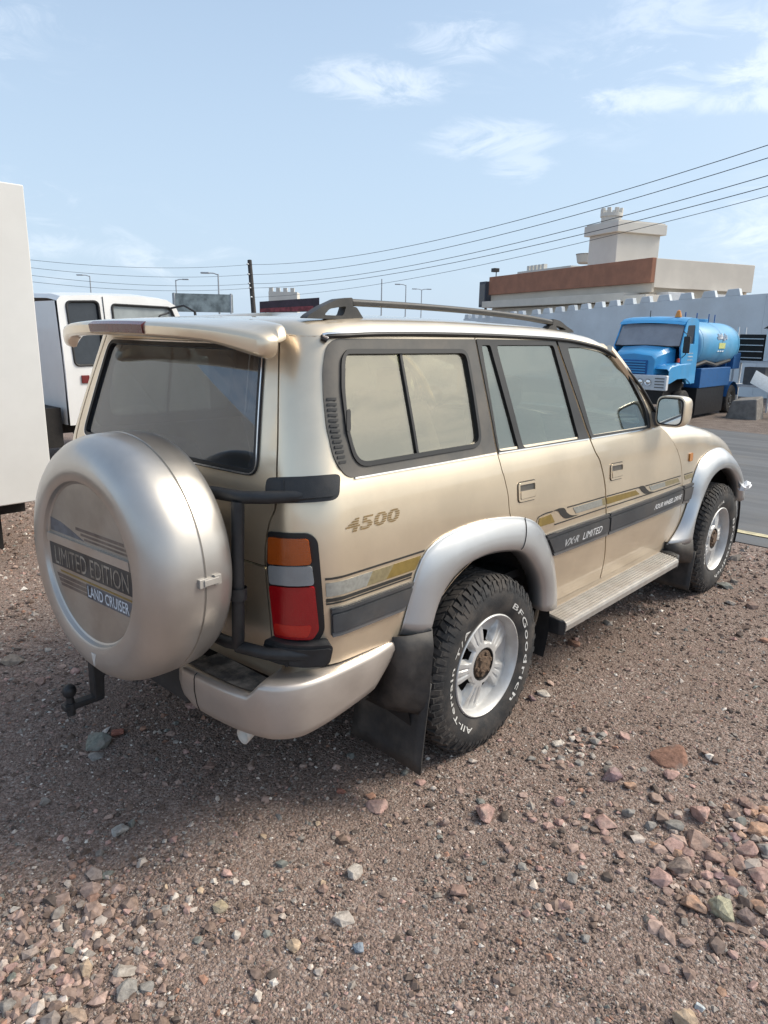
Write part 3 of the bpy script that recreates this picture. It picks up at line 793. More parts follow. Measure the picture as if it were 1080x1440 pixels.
# running boards
M['board'] = pm('running_board_alloy', (.46, .44, .41), .5, .45, var=.1, scale=14, dust=((.32, .26, .20), .55))
for s in (1, -1):
    mb = MB(); n = 11
    sec = []
    y0, y1 = -.775, -.985
    for k in range(n):
        ya = y0 + (y1 - y0) * k / n; yb = y0 + (y1 - y0) * (k + 1) / n; m = (yb - ya)
        sec += [(ya + m * .05, .452), (ya + m * .70, .452), (ya + m * .76, .446), (ya + m * .96, .446)]
    sec += [(y1 - .006, .444), (y1 - .010, .43), (y1 - .004, .40), (y1 + .02, .392), (y0, .392)]
    x0s = [(.60, 2.02)]
    ring0 = [(.60 - .05 * (y - y0) / (y1 - y0), y * s, z) for y, z in sec]; ring1 = [(2.02 - .085 * (y - y0) / (y1 - y0), y * s, z + .012) for y, z in sec]
    mb.loft([ring0, ring1], True, True); rb = mb.build('running_board', M['board'], car, smooth=False)
    for (xa, xb) in ((.50, .60), (1.935, 2.06)):
        if xa < 1: mb = MB(); mb.hexa([(xa + .04, -.76 * s, .37), (xb, -.76 * s, .37), (xb - .05, -.99 * s, .375), (xa + .03, -.965 * s, .375), (xa + .04, -.76 * s, .465), (xb, -.76 * s, .465), (xb - .05, -.99 * s, .458), (xa + .03, -.965 * s, .455)])
        else: mb = MB(); mb.hexa([(xa + .085, -.76 * s, .39), (xb + .05, -.76 * s, .39), (xb - .05, -.97 * s, .39), (xa, -.99 * s, .39), (xa + .085, -.76 * s, .475), (xb + .05, -.76 * s, .475), (xb - .05, -.97 * s, .468), (xa, -.99 * s, .468)])
        mb.build('end_cap', M['black'], rb, bevel=.010)
    for x in (.8, 1.3, 1.8):
        MB().box(x - .02, x + .02, min(-.6 * s, -.8 * s), max(-.6 * s, -.8 * s), .40, .43).build('bracket', M['under'], rb)

# side mouldings
def moulding(name, quad, fn, par, lip=True):
    (ax, az), (bx, bz), (cx, cz), (dx, dz) = quad     # top-left, top-right, bottom-right, bottom-left
    def lerp(u, v): return ((ax * (1 - u) + bx * u) * (1 - v) + (dx * (1 - u) + cx * u) * v, (az * (1 - u) + bz * u) * (1 - v) + (dz * (1 - u) + cz * u) * v)
    def strip(v0, v1, u0=0., u1=1.): return [lerp(u0, v0), lerp(u0, v1), lerp(u1, v1), lerp(u1, v0)]
    os_ = panel(name, rnd(strip(0, 1), .008), [], M['clad'], par, off=.010, thick=.012, grid=.08, fn=fn)
    for s, o in zip((1, -1), os_):
        pass
    P_ = dict(zip((1, -1), os_))
    panel('moulding_ridge', rnd(strip(.20, .80, .006, .994), .006), [], M['clad'], P_, off=.019, thick=.010, grid=.08, fn=fn)
    panel('moulding_ridge', strip(.02, .13, .003, .997), [], M['clad'], P_, off=.016, thick=.006, grid=.08, fn=fn)
    panel('moulding_lower_edge', strip(.84, .99, .003, .997), [], M['clad2'], P_, off=.013, thick=.004, grid=.08, fn=fn)
    return os_
M['clad'] = pm('grey_side_moulding', (.050, .054, .060), .45, var=.12, scale=10, dust=((.2, .17, .14), .25))
M['clad2'] = pm('grey_side_moulding_edge', (.12, .125, .13), .5, var=.12, scale=10, dust=((.25, .2, .16), .4))
QP = dict(zip((1, -1), qp))
moulding('side_moulding', [(-.919, .905), (-.516, .905), (-.556, .802), (-.913, .802)], surf, QP)
md = moulding('side_moulding', [(.414, .897), (1.050, .890), (1.070, .766), (.519, .772)], surf, RD)
mf = moulding('side_moulding', [(1.060, .890), (2.074, .889), (2.118, .764), (1.080, .766)], surf, FD)
moulding('side_moulding', [(2.092, .889), (2.27, .885), (2.28, .750), (2.134, .764)], wing_surf, car)
def side_text(name, body, a0, a1, z0, z1, mat, par, off, shear=0., bold=0., spacing=1.):
    def fn(x, y, l):
        p, n = surf_n(surf, a0 + (a1 - a0) * x + shear * (y - .5) * (z1 - z0), z0 + (z1 - z0) * y); return tuple(p + n * (off + l))
    return lettering(name, body, fn, mat, par, spacing, bold)
M['grey_letter'] = pm('grey_letter', (.40, .41, .42), .5, var=.1); M['pale_letter'] = pm('pale_letter', (.72, .73, .74), .45, var=.08)
M['brown_letter'] = pm('brown_letter', (.24, .155, .06), .5, var=.1)
side_text('badge_lettering', 'VX\u00b7R', .585, .735, .806, .842, M['grey_letter'], RD[1], .0195, .5, .03)
side_text('badge_lettering', 'LIMITED', .775, .975, .806, .842, M['pale_letter'], RD[1], .0195, .25, .0)
side_text('badge_lettering', 'FOUR WHEEL DRIVE', 1.64, 2.055, .812, .842, M['pale_letter'], FD[1], .0195, .5, .02)
# engine size in striped figures
v45, f45 = text2d('4500', 1.05, .03)
mb = MB()
for k in range(6):
    lo, hi = k / 6 + .012, (k + 1) / 6 - .045
    import bmesh as _bm
    bm = _bm.new(); vv = [bm.verts.new((x, y, 0)) for x, y in v45]
    for f in f45:
        try: bm.faces.new([vv[i] for i in f])
        except ValueError: pass
    for co, no in (((0, lo, 0), (0, -1, 0)), ((0, hi, 0), (0, 1, 0))):
        _bm.ops.bisect_plane(bm, geom=bm.verts[:] + bm.edges[:] + bm.faces[:], plane_co=co, plane_no=no, clear_outer=True)
    bm.verts.index_update(); vs = []
    for q in bm.verts:
        p, n = surf_n(surf, -.858 + .272 * q.co.x + .35 * (q.co.y - .5) * .045, 1.146 + .046 * q.co.y); vs.append(tuple(p + n * .0016))
    mb.add(vs, [[q.index for q in f.verts] for f in bm.faces]); bm.free()
mb.build('engine_badge', M['brown_letter'], qp[0], smooth=False, recalc=False)
# printed stripes
M['gold_print'] = pm('gold_stripe', (.27, .19, .055), .45, .2, var=.12, scale=40)
M['silver_print'] = pm('silver_stripe', (.36, .36, .33), .4, .35, var=.15, scale=60)
M['mix_print'] = pm('faded_gold_stripe', (.31, .26, .15), .42, .3, var=.15, scale=60)
def stripe(poly, mat, par, fn=None, off=.0018): panel('stripe', poly, [], mat, par, off=off, thick=.0012, grid=.15, fn=fn, step=.02)
stripe([(-.936, 1.010), (-.936, 1.003), (-.452, 1.003), (-.449, 1.010)], M['dark_line'], QP)
stripe([(-.934, .992), (-.932, .945), (-.76, .945), (-.73, .992)], M['silver_print'], QP)
stripe([(-.73, .992), (-.76, .945), (-.66, .945), (-.62, .992)], M['mix_print'], QP)
stripe([(-.62, .992), (-.66, .945), (-.50, .945), (-.468, .992)], M['gold_print'], QP)
stripe([(-.932, .938), (-.932, .926), (-.52, .926), (-.515, .938)], M['dark_line'], QP)
stripe([(-.932, .922), (-.932, .917), (-.52, .917), (-.52, .922)], M['dark_line'], QP)
def ribbon(pts, w, mat, par, fn=None):
    L = smooth_line(pts, 5); up = [(x, z + w * .5) for x, z in L]; dn = [(x, z - w * .5) for x, z in L]
    stripe(up + dn[::-1], mat, par, fn)
ribbon([(.335, .955), (.345, .990), (.40, .999), (.47, .999)], .006, M['dark_line'], RD)
stripe([(.355, .985), (.350, .945), (.50, .942), (.46, .988)], M['gold_print'], RD)
wv = smooth_line([(.47, .999), (.52, .992), (.555, .965), (.60, .942), (.66, .937)], 6)
wv2 = smooth_line([(.74, .937), (.66, .948), (.61, .970), (.58, .996), (.53, 1.004)], 6)
stripe(wv + wv2[1:], M['dark_line'], RD)
stripe([(.665, .984), (.700, .950), (.98, .944), (.965, .980)], M['silver_print'], RD)
stripe([(.965, .980), (.98, .944), (1.018, .943), (1.002, .979)], M['mix_print'], RD)
ribbon([(.61, .995), (1.0, .987)], .006, M['dark_line'], RD); ribbon([(.50, .930), (1.022, .926)], .006, M['dark_line'], RD)
stripe([(1.015, .978), (1.032, .941), (1.43, .935), (1.37, .966)], M['gold_print'], FD)
wv = smooth_line([(1.37, .975), (1.42, .969), (1.46, .945), (1.51, .925), (1.57, .920)], 6); wv2 = smooth_line([(1.64, .920), (1.57, .930), (1.52, .951), (1.48, .975), (1.43, .981)], 6)
stripe(wv + wv2[1:], M['dark_line'], FD)
stripe([(1.55, .962), (1.59, .932), (1.80, .927), (1.78, .957)], M['silver_print'], FD)
stripe([(1.78, .957), (1.80, .927), (2.03, .922), (1.99, .951)], M['mix_print'], FD)
ribbon([(1.02, .986), (1.40, .977)], .006, M['dark_line'], FD); ribbon([(1.50, .972), (2.035, .959)], .006, M['dark_line'], FD); ribbon([(1.036, .924), (2.05, .910)], .006, M['dark_line'], FD)
stripe([(2.10, .950), (2.13, .920), (2.26, .918), (2.255, .946)], M['mix_print'], car, wing_surf); ribbon([(2.10, .958), (2.256, .954)], .006, M['dark_line'], car, wing_surf)

# door handles
for par, a0, a1, z0, z1 in ((RD, .172, .318, 1.088, 1.172), (FD, 1.040, 1.190, 1.066, 1.150)):
    ex_ = rnd([(a0, z1), (a0 + .004, z0), (a1, z0 - .004), (a1 - .004, z1 - .004)], .018)
    h = panel('door_handle', ex_, [inset(ex_, .011)], M['gold'], par, off=.006, thick=.008, grid=.05)
    H_ = dict(zip((1, -1), h))
    panel('handle_gap', inset(ex_, -.004), [ex_], M['seal'], H_, off=.0012, thick=.001, grid=.05)
    panel('handle_recess', inset(ex_, .010), [], M['trim'], H_, off=.0014, thick=.001, grid=.05)
    zm = (z0 + z1) / 2
    panel('handle_flap', rnd([(a0 + .016, zm + .004), (a0 + .018, z0 + .012), (a1 - .016, z0 + .010), (a1 - .016, zm)], .008), [], M['gold'], H_, off=.008, thick=.006, grid=.05)
# side repeater
amber = pm('amber_lens', (.55, .20, .02), .2, var=.08, coat=.6)
panel('side_repeater', rnd([(2.150, 1.086), (2.150, 1.034), (2.205, 1.034), (2.205, 1.086)], .01), [], amber, car, off=.008, thick=.008, fn=wing_surf, grid=.05)

# tail lights
def lens_mat(name, col):
    m = pm(name, col, .16, var=.1, scale=8, coat=.6); t = m.node_tree
    b = [n for n in t.nodes if n.type == 'BSDF_PRINCIPLED'][0]
    tc = N(t, 'ShaderNodeTexCoord'); w = N(t, 'ShaderNodeTexWave', wave_type='BANDS', bands_direction='Z'); w.inputs['Scale'].default_value = 55; LK(t, tc.outputs['Object'], w.inputs['Vector'])
    w2 = N(t, 'ShaderNodeTexWave', wave_type='BANDS', bands_direction='Y'); w2.inputs['Scale'].default_value = 40; LK(t, tc.outputs['Object'], w2.inputs['Vector'])
    bu = N(t, 'ShaderNodeBump'); bu.inputs['Strength'].default_value = .12; bu.inputs['Distance'].default_value = .003; LK(t, math_n(t, 'ADD', w.outputs['Fac'], w2.outputs['Fac']), bu.inputs['Height']); LK(t, bu.outputs[0], b.inputs['Normal'])
    return m
M['l_amber'] = lens_mat('tail_amber', (.42, .085, .012)); M['l_clear'] = lens_mat('tail_clear', (.30, .31, .31)); M['l_red'] = lens_mat('tail_red', (.36, .006, .010)); M['l_redb'] = lens_mat('tail_red_reflector', (.55, .02, .012))
tl = panel('tail_light', rnd([(-1.140, 1.146), (-1.150, 1.03), (-1.112, .772), (-.955, .792), (-.936, .83), (-.958, 1.140), (-.985, 1.162)], [.012, .01, .015, .03, .02, .03, .02]), [], M['seal'], QP, off=.008, thick=.012, grid=.04)
TL = dict(zip((1, -1), tl))
def lens(name, quad, mat, off=.020): panel(name, rnd(quad, .012), [], mat, TL, off=off, thick=.014, grid=.03)
lens('amber_lens', [(-1.128, 1.132), (-1.132, 1.040), (-.976, 1.063), (-.985, 1.145)], M['l_amber'])
lens('clear_lens', [(-1.132, 1.035), (-1.128, .972), (-.969, .995), (-.976, 1.058)], M['l_clear'], .019)
lens('red_lens', [(-1.128, .967), (-1.104, .790), (-.972, .806), (-.955, .84), (-.969, .990)], M['l_red'], .021)
lens('red_reflector', [(-1.104, .840), (-1.098, .800), (-.985, .814), (-.975, .858)], M['l_redb'], .0225)

# spare wheel carrier with its hinge housings
def hinge(name, poly, zc):
    os_ = panel(name, rnd(poly, .02), [], M['black'], QP, off=.052, thick=.055, grid=.04)
    H = dict(zip((1, -1), os_)); 
    panel('hinge_split', [(-1.035, zc + .022), (-1.035, zc - .030), (-1.030, zc - .030), (-1.030, zc + .022)], [], M['seal'], H, off=.0545, thick=.004, grid=.03)
    return os_
_q = QP; QP = {1: qp[0], -1: qp[0]}
def hinge1(poly, zc):
    o = panel('hinge_housing', rnd(poly, .022), [], M['black'], qp[0], off=.050, thick=.055, grid=.04, pair=False)
    panel('hinge_cap', rnd(inset(poly, .012), .016), [], M['black'], o, off=.058, thick=.010, grid=.04, pair=False)
    panel('hinge_split', [(-1.036, zc + .024), (-1.036, zc - .032), (-1.029, zc - .032), (-1.029, zc + .024)], [], M['seal'], o, off=.0600, thick=.004, grid=.03, pair=False)
hinge1([(-1.085, 1.322), (-1.090, 1.250), (-.905, 1.262), (-.892, 1.335)], 1.292)
hinge1([(-1.122, .790), (-1.118, .712), (-.930, .722), (-.920, .800)], .752)
QP = _q
mb = MB()
mb.tube([(-.955, -.875, 1.290), (-1.005, -.835, 1.285), (-1.060, -.775, 1.279), (-1.100, -.70, 1.273), (-1.118, -.50, 1.265), (-1.118, -.1, 1.25)], .021, 12)
mb.tube([(-1.112, -.690, 1.26), (-1.118, -.688, 1.10), (-1.122, -.686, .90), (-1.120, -.680, .80), (-1.112, -.665, .765), (-1.110, -.60, .752), (-1.112, -.3, .74)], .021, 12)
mb.tube([(-.97, -.895, .760), (-1.02, -.85, .758), (-1.075, -.78, .756), (-1.110, -.66, .755)], .021, 12)
mb.build('spare_wheel_carrier', M['black'], car)
mb = MB(); mb.lathe([(-.02, .030), (.02, .030)], 'z', c=(-1.121, -.687, .955), n=14); mb.build('carrier_clamp', M['black'], car)

# spare wheel cover
SW = Matrix.Translation((-1.464, -.341, 1.044)) @ Matrix.Rotation(.062, 4, 'Z')
prof = [(.020, .0005), (.020, .262), (.016, .268), (.004, .273), (.0, .281), (.0, .325), (.003, .338), (.014, .362), (.033, .385), (.058, .402), (.09, .411), (.12, .4135), (.158, .4145), (.160, .4095), (.165, .4095), (.167, .4145), (.21, .4135), (.25, .409), (.275, .398), (.290, .38), (.297, .35), (.297, .10)]
mb = MB(); mb.lathe(prof, 'x', n=96); cov = mb.build('spare_wheel_cover', M['cover'], car, sharp=28); cov.matrix_local = SW
def dec(name, poly, mat, lift=.0015, thick=0.): 
    mb = MB(); n = len(poly); vs = [(.020 - lift, -y, z) for y, z in poly]
    vs += [(.0199, -y, z) for y, z in poly]
    mb.add(vs, [tuple(range(n))] + [(i, i + n, (i + 1) % n + n, (i + 1) % n) for i in range(n)]); return mb.build(name, mat, cov, smooth=False)
dec('cover_face', [(.262 * math.cos(t), .262 * math.sin(t)) for t in np.linspace(0, 2 * math.pi, 64, endpoint=False)], M['cover_face'], .0008)
def circ(z): return math.sqrt(max(0, .258 ** 2 - z * z))
M['band'] = pm('dark_band', (.040, .043, .047), .4, var=.3, scale=20, dust=((.2, .17, .14), .4))
M['band2'] = pm('worn_brown_band', (.13, .10, .085), .45, var=.3, scale=30, dust=((.28, .23, .18), .6))
M['bandblue'] = pm('worn_blue_band', (.13, .135, .15), .45, var=.25, scale=30)
dec('cover_band', [(-circ(.02), .028), (-circ(.05), -.050), (circ(.05), -.050), (circ(.02), .028)], M['band'])
dec('cover_ridge', [(-circ(.06) + .0, .064), (-circ(.04) - .0, .036), (circ(.04), .036), (circ(.06), .064)], M['cover'], .012)
for z0, z1, a, b, m in ((-.062, -.068, -.2, .25, 'gold_print'), (-.076, -.088, -.225, .0, 'band2'), (-.092, -.104, -.215, .02, 'band2'), (-.108, -.118, -.205, .03, 'band2'),
                        (.075, .082, -.02, .235, 'band2'), (.088, .096, -.04, .225, 'band2'), (.102, .112, -.07, .215, 'band2')):
    dec('cover_stripe', [(a, z0), (a + .006, z1), (b - .006, z1), (b, z0)] if z0 > z1 else [(a, z1), (a, z0), (b, z0), (b, z1)], M[m])
dec('cover_patch', [(-.235, .118), (-.240, .072), (-.02, .072), (-.10, .095), (-.17, .112)], M['bandblue'])
dec('cover_label_band', [(-.03, -.072), (-.03, -.122), (circ(.122) - .01, -.122), (circ(.08) - .004, -.072)], M['bandblue'])
M['etched'] = pm('etched_letter', (.30, .29, .26), .35, .4, var=.45, scale=30); M['blue_white'] = pm('pale_blue_letter', (.60, .66, .72), .45, var=.15, scale=60)
lettering('cover_lettering', 'LIMITED EDITION', lambda x, y, l: (.020 - .0026, -(-.225 + .455 * x), -.043 + .062 * y), M['etched'], cov, 1., .0)
lettering('cover_lettering', 'LAND CRUISER', lambda x, y, l: (.020 - .0026, -(-.022 + .245 * x), -.115 + .038 * y), M['blue_white'], cov, 1., .012)
# peeled paint flake at the foot of the face, latch on the seam
dec('paint_flake', [(.0, -.30), (.012, -.345), (.03, -.30)], M['letter'], .0215)
mb = MB(); mb.box(.135, .165, -.424, -.412, -.012, .016); mb.box(.150, .205, -.428, -.413, -.008, .012); mb.box(.190, .215, -.424, -.411, -.014, .018)
mb.build('cover_latch', M['board'], cov, bevel=.0015)

# spoiler
def spoil(y):
    k = abs(y) / .715
    xt = -1.135 + .125 * k ** 3; zt = 1.810 - .024 * k ** 2.0 - .02 * k ** 8
    xl = -.825 - .095 * k ** 3; zl = 1.826 - .018 * k ** 2 - .012 * k ** 8
    pod = max(0, (k - .66) / .30); pod = min(1, pod); pod = pod * pod * (3 - 2 * pod)
    th = .054 + .018 * pod
    xb = -.945 + .0 * k
    zb_in = 1.772 - .030 * pod
    sec = [(xl, zl), (xl - .02, zl + .004), (xl * .6 + xt * .4, zl * .6 + zt * .4 + .006), (xt + .06, zt + .006), (xt + .015, zt), (xt, zt - .010), (xt + .004, zt - th + .008), (xt + .02, zt - th), 
           (xt + .07, zt - th + .004 - .018 * pod), (xb - .03, 1.786 - .04 * pod), (xb, zb_in), (xl + .01, 1.765)]
    return sec
mb = MB(); rings = []
for y in np.concatenate([np.linspace(-.715, -.62, 9), np.linspace(-.60, .60, 31), np.linspace(.62, .715, 9)]):
    k = abs(y) / .715; sec = spoil(y)
    e = max(0, (k - .955) / .045)
    if e > 0:   # close the rounded end
        cx = sum(p[0] for p in sec) / len(sec); cz = sum(p[1] for p in sec) / len(sec); q = math.sqrt(max(0.10, 1 - e * e))
        sec = [(cx + (x - cx) * (q * .35 + .65), cz + (z - cz) * q) for x, z in sec]
    rings.append([(x, y, z) for x, z in sec])
mb.loft(rings, True, True); sp = mb.build('roof_spoiler', M['gold'], car, sharp=50)
ss = sp.modifiers.new('sub', 'SUBSURF'); ss.levels = 1; ss.render_levels = 1
M['brake'] = pm('brake_light_lens', (.10, .012, .014), .25, var=.15, coat=.4)
mb = MB(); rings = []
for y in np.linspace(-.20, .19, 13):
    sec = spoil(y); rings.append([(sec[4][0] - .001, y, sec[4][1] - .001), (sec[5][0] - .006, y, sec[5][1] - .002), (sec[6][0] - .005, y, sec[6][1] + .006), (sec[6][0] + .01, y, sec[6][1] + .002)])
mb.loft(rings, True, True); mb.build('brake_light', M['brake'], sp)

# roof rails
for s in (1,):
    mb = MB(); Y = -.635
    rl = smooth_line([(-.575, 1.886), (-.2, 1.886), (.2, 1.880), (.55, 1.867), (.80, 1.850)], 6)
    rings = []
    for x, z in rl: rings.append([(x, (Y + dy) * s, z + dz) for dy, dz in ((-.017, -.012), (.017, -.012), (.019, .004), (.012, .012), (-.012, .012), (-.019, .004))])
    mb.loft(rings, True, True)
    rr = mb.build('roof_rail', M['rail'], car, bevel=.004)
    for sgn, xe, z0 in ((-1, -.575, 1.886), (1, .80, 1.850)):
        mb = MB(); base = roof(xe + sgn * .10, 1 - abs(Y) / .752)[2] - .006
        outer = [(0, .016), (.07, .008), (.14, -.018), (.20, z0 * 0 + (base - z0) + .012), (.215, base - z0), (-.06, base - z0), (-.02, -.016), (0, -.014)]
        hole = rnd([(.03, -.014), (.11, -.026), (.135, base - z0 + .012), (.045, base - z0 + .012)], .010)
        v, f = tri2d(rnd(outer, .008), [hole], .05)
        n = len(v); vs = [(xe + sgn * q.x, (Y - .018) * s, z0 + q.y) for q in v] + [(xe + sgn * q.x, (Y + .018) * s, z0 + q.y) for q in v]
        fs = list(f) + [tuple(i + n for i in t[::-1]) for t in f]; cnt = {}
        for t in f:
            for i in range(3): cnt[(t[i], t[(i + 1) % 3])] = 1
        fs += [(b, a, a + n, b + n) for a, b in cnt if (b, a) not in cnt]
        mb.add(vs, fs); mb.build('rail_foot', M['rail'], rr, sharp=50)

# door mirrors
for s in (1, -1):
    mb = MB(); rings = []
    for x, k in ((1.600, .97), (1.603, 1.), (1.66, 1.), (1.70, .94), (1.735, .80), (1.75, .5)):
        ring = []
        for t in np.linspace(0, 2 * math.pi, 28, endpoint=False):
            c, sn = math.cos(t), math.sin(t); ry = .079 * k; rz = .086 * k
            ring.append((x + .03 * (c * .5 + .5) * (1 if x > 1.61 else .35), (-.962 - ry * math.copysign(abs(c) ** .45, c)) * s, 1.388 + rz * math.copysign(abs(sn) ** .45, sn)))
        rings.append(ring)
    mb.loft(rings, True, True); mi = mb.build('door_mirror', M['gold'], car, sharp=45)
    mb = MB(); ring = []
    for t in np.linspace(0, 2 * math.pi, 28, endpoint=False):
        c, sn = math.cos(t), math.sin(t); ring.append((1.597 + .010 * (c * .5 + .5), (-.962 - .071 * math.copysign(abs(c) ** .42, c)) * s, 1.388 + .077 * math.copysign(abs(sn) ** .42, sn)))
    mb.loft([ring, [(x + .004, y, z) for x, y, z in ring]], True, True); mb.build('mirror_rim', M['seal'], mi)
    mb = MB(); r2 = [(x - .0015, (-.962 * s) + (y + .962 * s) * .90, 1.388 + (z - 1.388) * .90) for x, y, z in ring]
    mb.loft([r2, [(x + .001, y, z) for x, y, z in r2]], True, True); mb.build('mirror_glass', M['mirror'] if 'mirror' in M else M['chrome'], mi)
    mb = MB(); mb.hexa([(1.60, -.84 * s, 1.295), (1.69, -.84 * s, 1.29), (1.70, -.93 * s, 1.30), (1.63, -.93 * s, 1.305), (1.585, -.80 * s, 1.42), (1.60, -.80 * s, 1.42), (1.68, -.92 * s, 1.335), (1.64, -.92 * s, 1.335)])
    mb.build('mirror_arm', M['trim'], mi, bevel=.006)
    mb = MB(); mb.hexa([(1.56, -.868 * s, 1.296), (1.69, -.862 * s, 1.290), (1.69, -.855 * s, 1.290), (1.56, -.860 * s, 1.296), (1.565, -.836 * s, 1.415), (1.585, -.834 * s, 1.415), (1.585, -.826 * s, 1.415), (1.565, -.828 * s, 1.415)])
    mb.build('mirror_base', M['gold'], mi, bevel=.003)

# interior
mb = MB(); mb.box(-.86, 1.9, -.78, .78, .66, .70); mb.build('cabin_floor', M['dark_in'], car)
mb = MB(); mb.box(-.88, -.84, -.76, .76, .68, 1.02); mb.build('load_sill', M['dark_in'], car)
def seat(x, y, w, h, name, lean=.18, head=True, mat=None):
    mb = MB(); mb.hexa([(x, y - w / 2, .78), (x + .50, y - w / 2, .82), (x + .50, y + w / 2, .82), (x, y + w / 2, .78), (x, y - w / 2, .95), (x + .50, y - w / 2, .99), (x + .50, y + w / 2, .99), (x, y + w / 2, .95)])
    mb.hexa([(x - .06, y - w / 2, .90), (x + .08, y - w / 2, .93), (x + .08, y + w / 2, .93), (x - .06, y + w / 2, .90), (x - .06 - lean, y - w / 2 + .03, .90 + h), (x + .04 - lean, y - w / 2 + .03, .92 + h), (x + .04 - lean, y + w / 2 - .03, .92 + h), (x - .06 - lean, y + w / 2 - .03, .90 + h)])
    o = mb.build(name, mat or M['beige'], car, bevel=.04, seg=3)
    if head:
        for dy in ((0,) if w < .8 else (-.36, .36)):
            MB().box(x - .07 - lean, x + .03 - lean, y + dy - .12, y + dy + .12, .92 + h, 1.08 + h).build('headrest', mat or M['beige'], o, bevel=.04, seg=3)
seat(.98, -.38, .52, .50, 'front_seat'); seat(.98, .38, .52, .50, 'front_seat'); seat(.06, 0, 1.30, .46, 'rear_seat')
seat(-.62, -.45, .50, .40, 'folding_seat', .08, False); seat(-.62, .45, .50, .40, 'folding_seat', .08, False)
mb = MB(); mb.hexa([(1.42, -.78, .85), (1.85, -.78, .85), (1.85, .78, .85), (1.42, .78, .85), (1.50, -.76, 1.25), (1.86, -.74, 1.28), (1.86, .74, 1.28), (1.50, .76, 1.25)]); mb.build('dashboard', M['dark_in'], car, bevel=.04, seg=3)
mb = MB(); mb.tube([(1.36 + .06 * math.sin(t), .38 + .19 * math.cos(t), 1.20 + .18 * math.sin(t)) for t in np.linspace(0, 2 * math.pi, 25)], .014, 8, False); mb.build('steering_wheel', M['dark_in'], car)
mb = MB(); rings = []
for a in list(np.linspace(-.5, 1.15, 10)): rings.append([(x, y * .97, z - .035) for x, y, z in [roof(a, q) for q in (0.02, .05, .1, .2, .4, .7, 1)]] + [(x, -y * .97, z - .035) for x, y, z in [roof(a, q) for q in (.7, .4, .2, .1, .05, .02)]])
mb.loft(rings, closed=False); mb.build('headliner', M['headliner'], car)
# chassis under the floor
mb = MB(); mb.box(-.95, 3.35, -.50, .50, .46, .66); mb.box(-.9, 3.3, -.52, -.42, .38, .5); mb.box(-.9, 3.3, .42, .52, .38, .5); mb.box(.55, 2.1, -.84, .84, .46, .66)
for x in (0, 2.85): mb.tube([(x, -.72, .389), (x, .72, .389)], .05, 12)
mb.box(-.75, -.25, -.30, .40, .34, .48); mb.box(2.3, 3.3, -.5, .5, .62, 1.0); mb.build('chassis', M['under'], car)
# torn white plastic by the front bumper end
mb = MB(); r_ = random.Random(5); rings = []
for k in range(7):
    rings.append([(3.12 + .030 * k + .015 * r_.uniform(-1, 1), -.955 - .02 * math.cos(t) + .012 * r_.uniform(-1, 1), .735 + .035 * (1 - abs(k - 3) / 5) * math.sin(t) + .012 * r_.uniform(-1, 1)) for t in np.linspace(0, 2 * math.pi, 9, endpoint=False)])
mb.loft(rings, True, True); o = mb.build('bumper_bracket', pm('torn_white_plastic', (.75, .76, .78), .6), car, smooth=False); o['label'] = 'torn white plastic at the end of the front bumper'
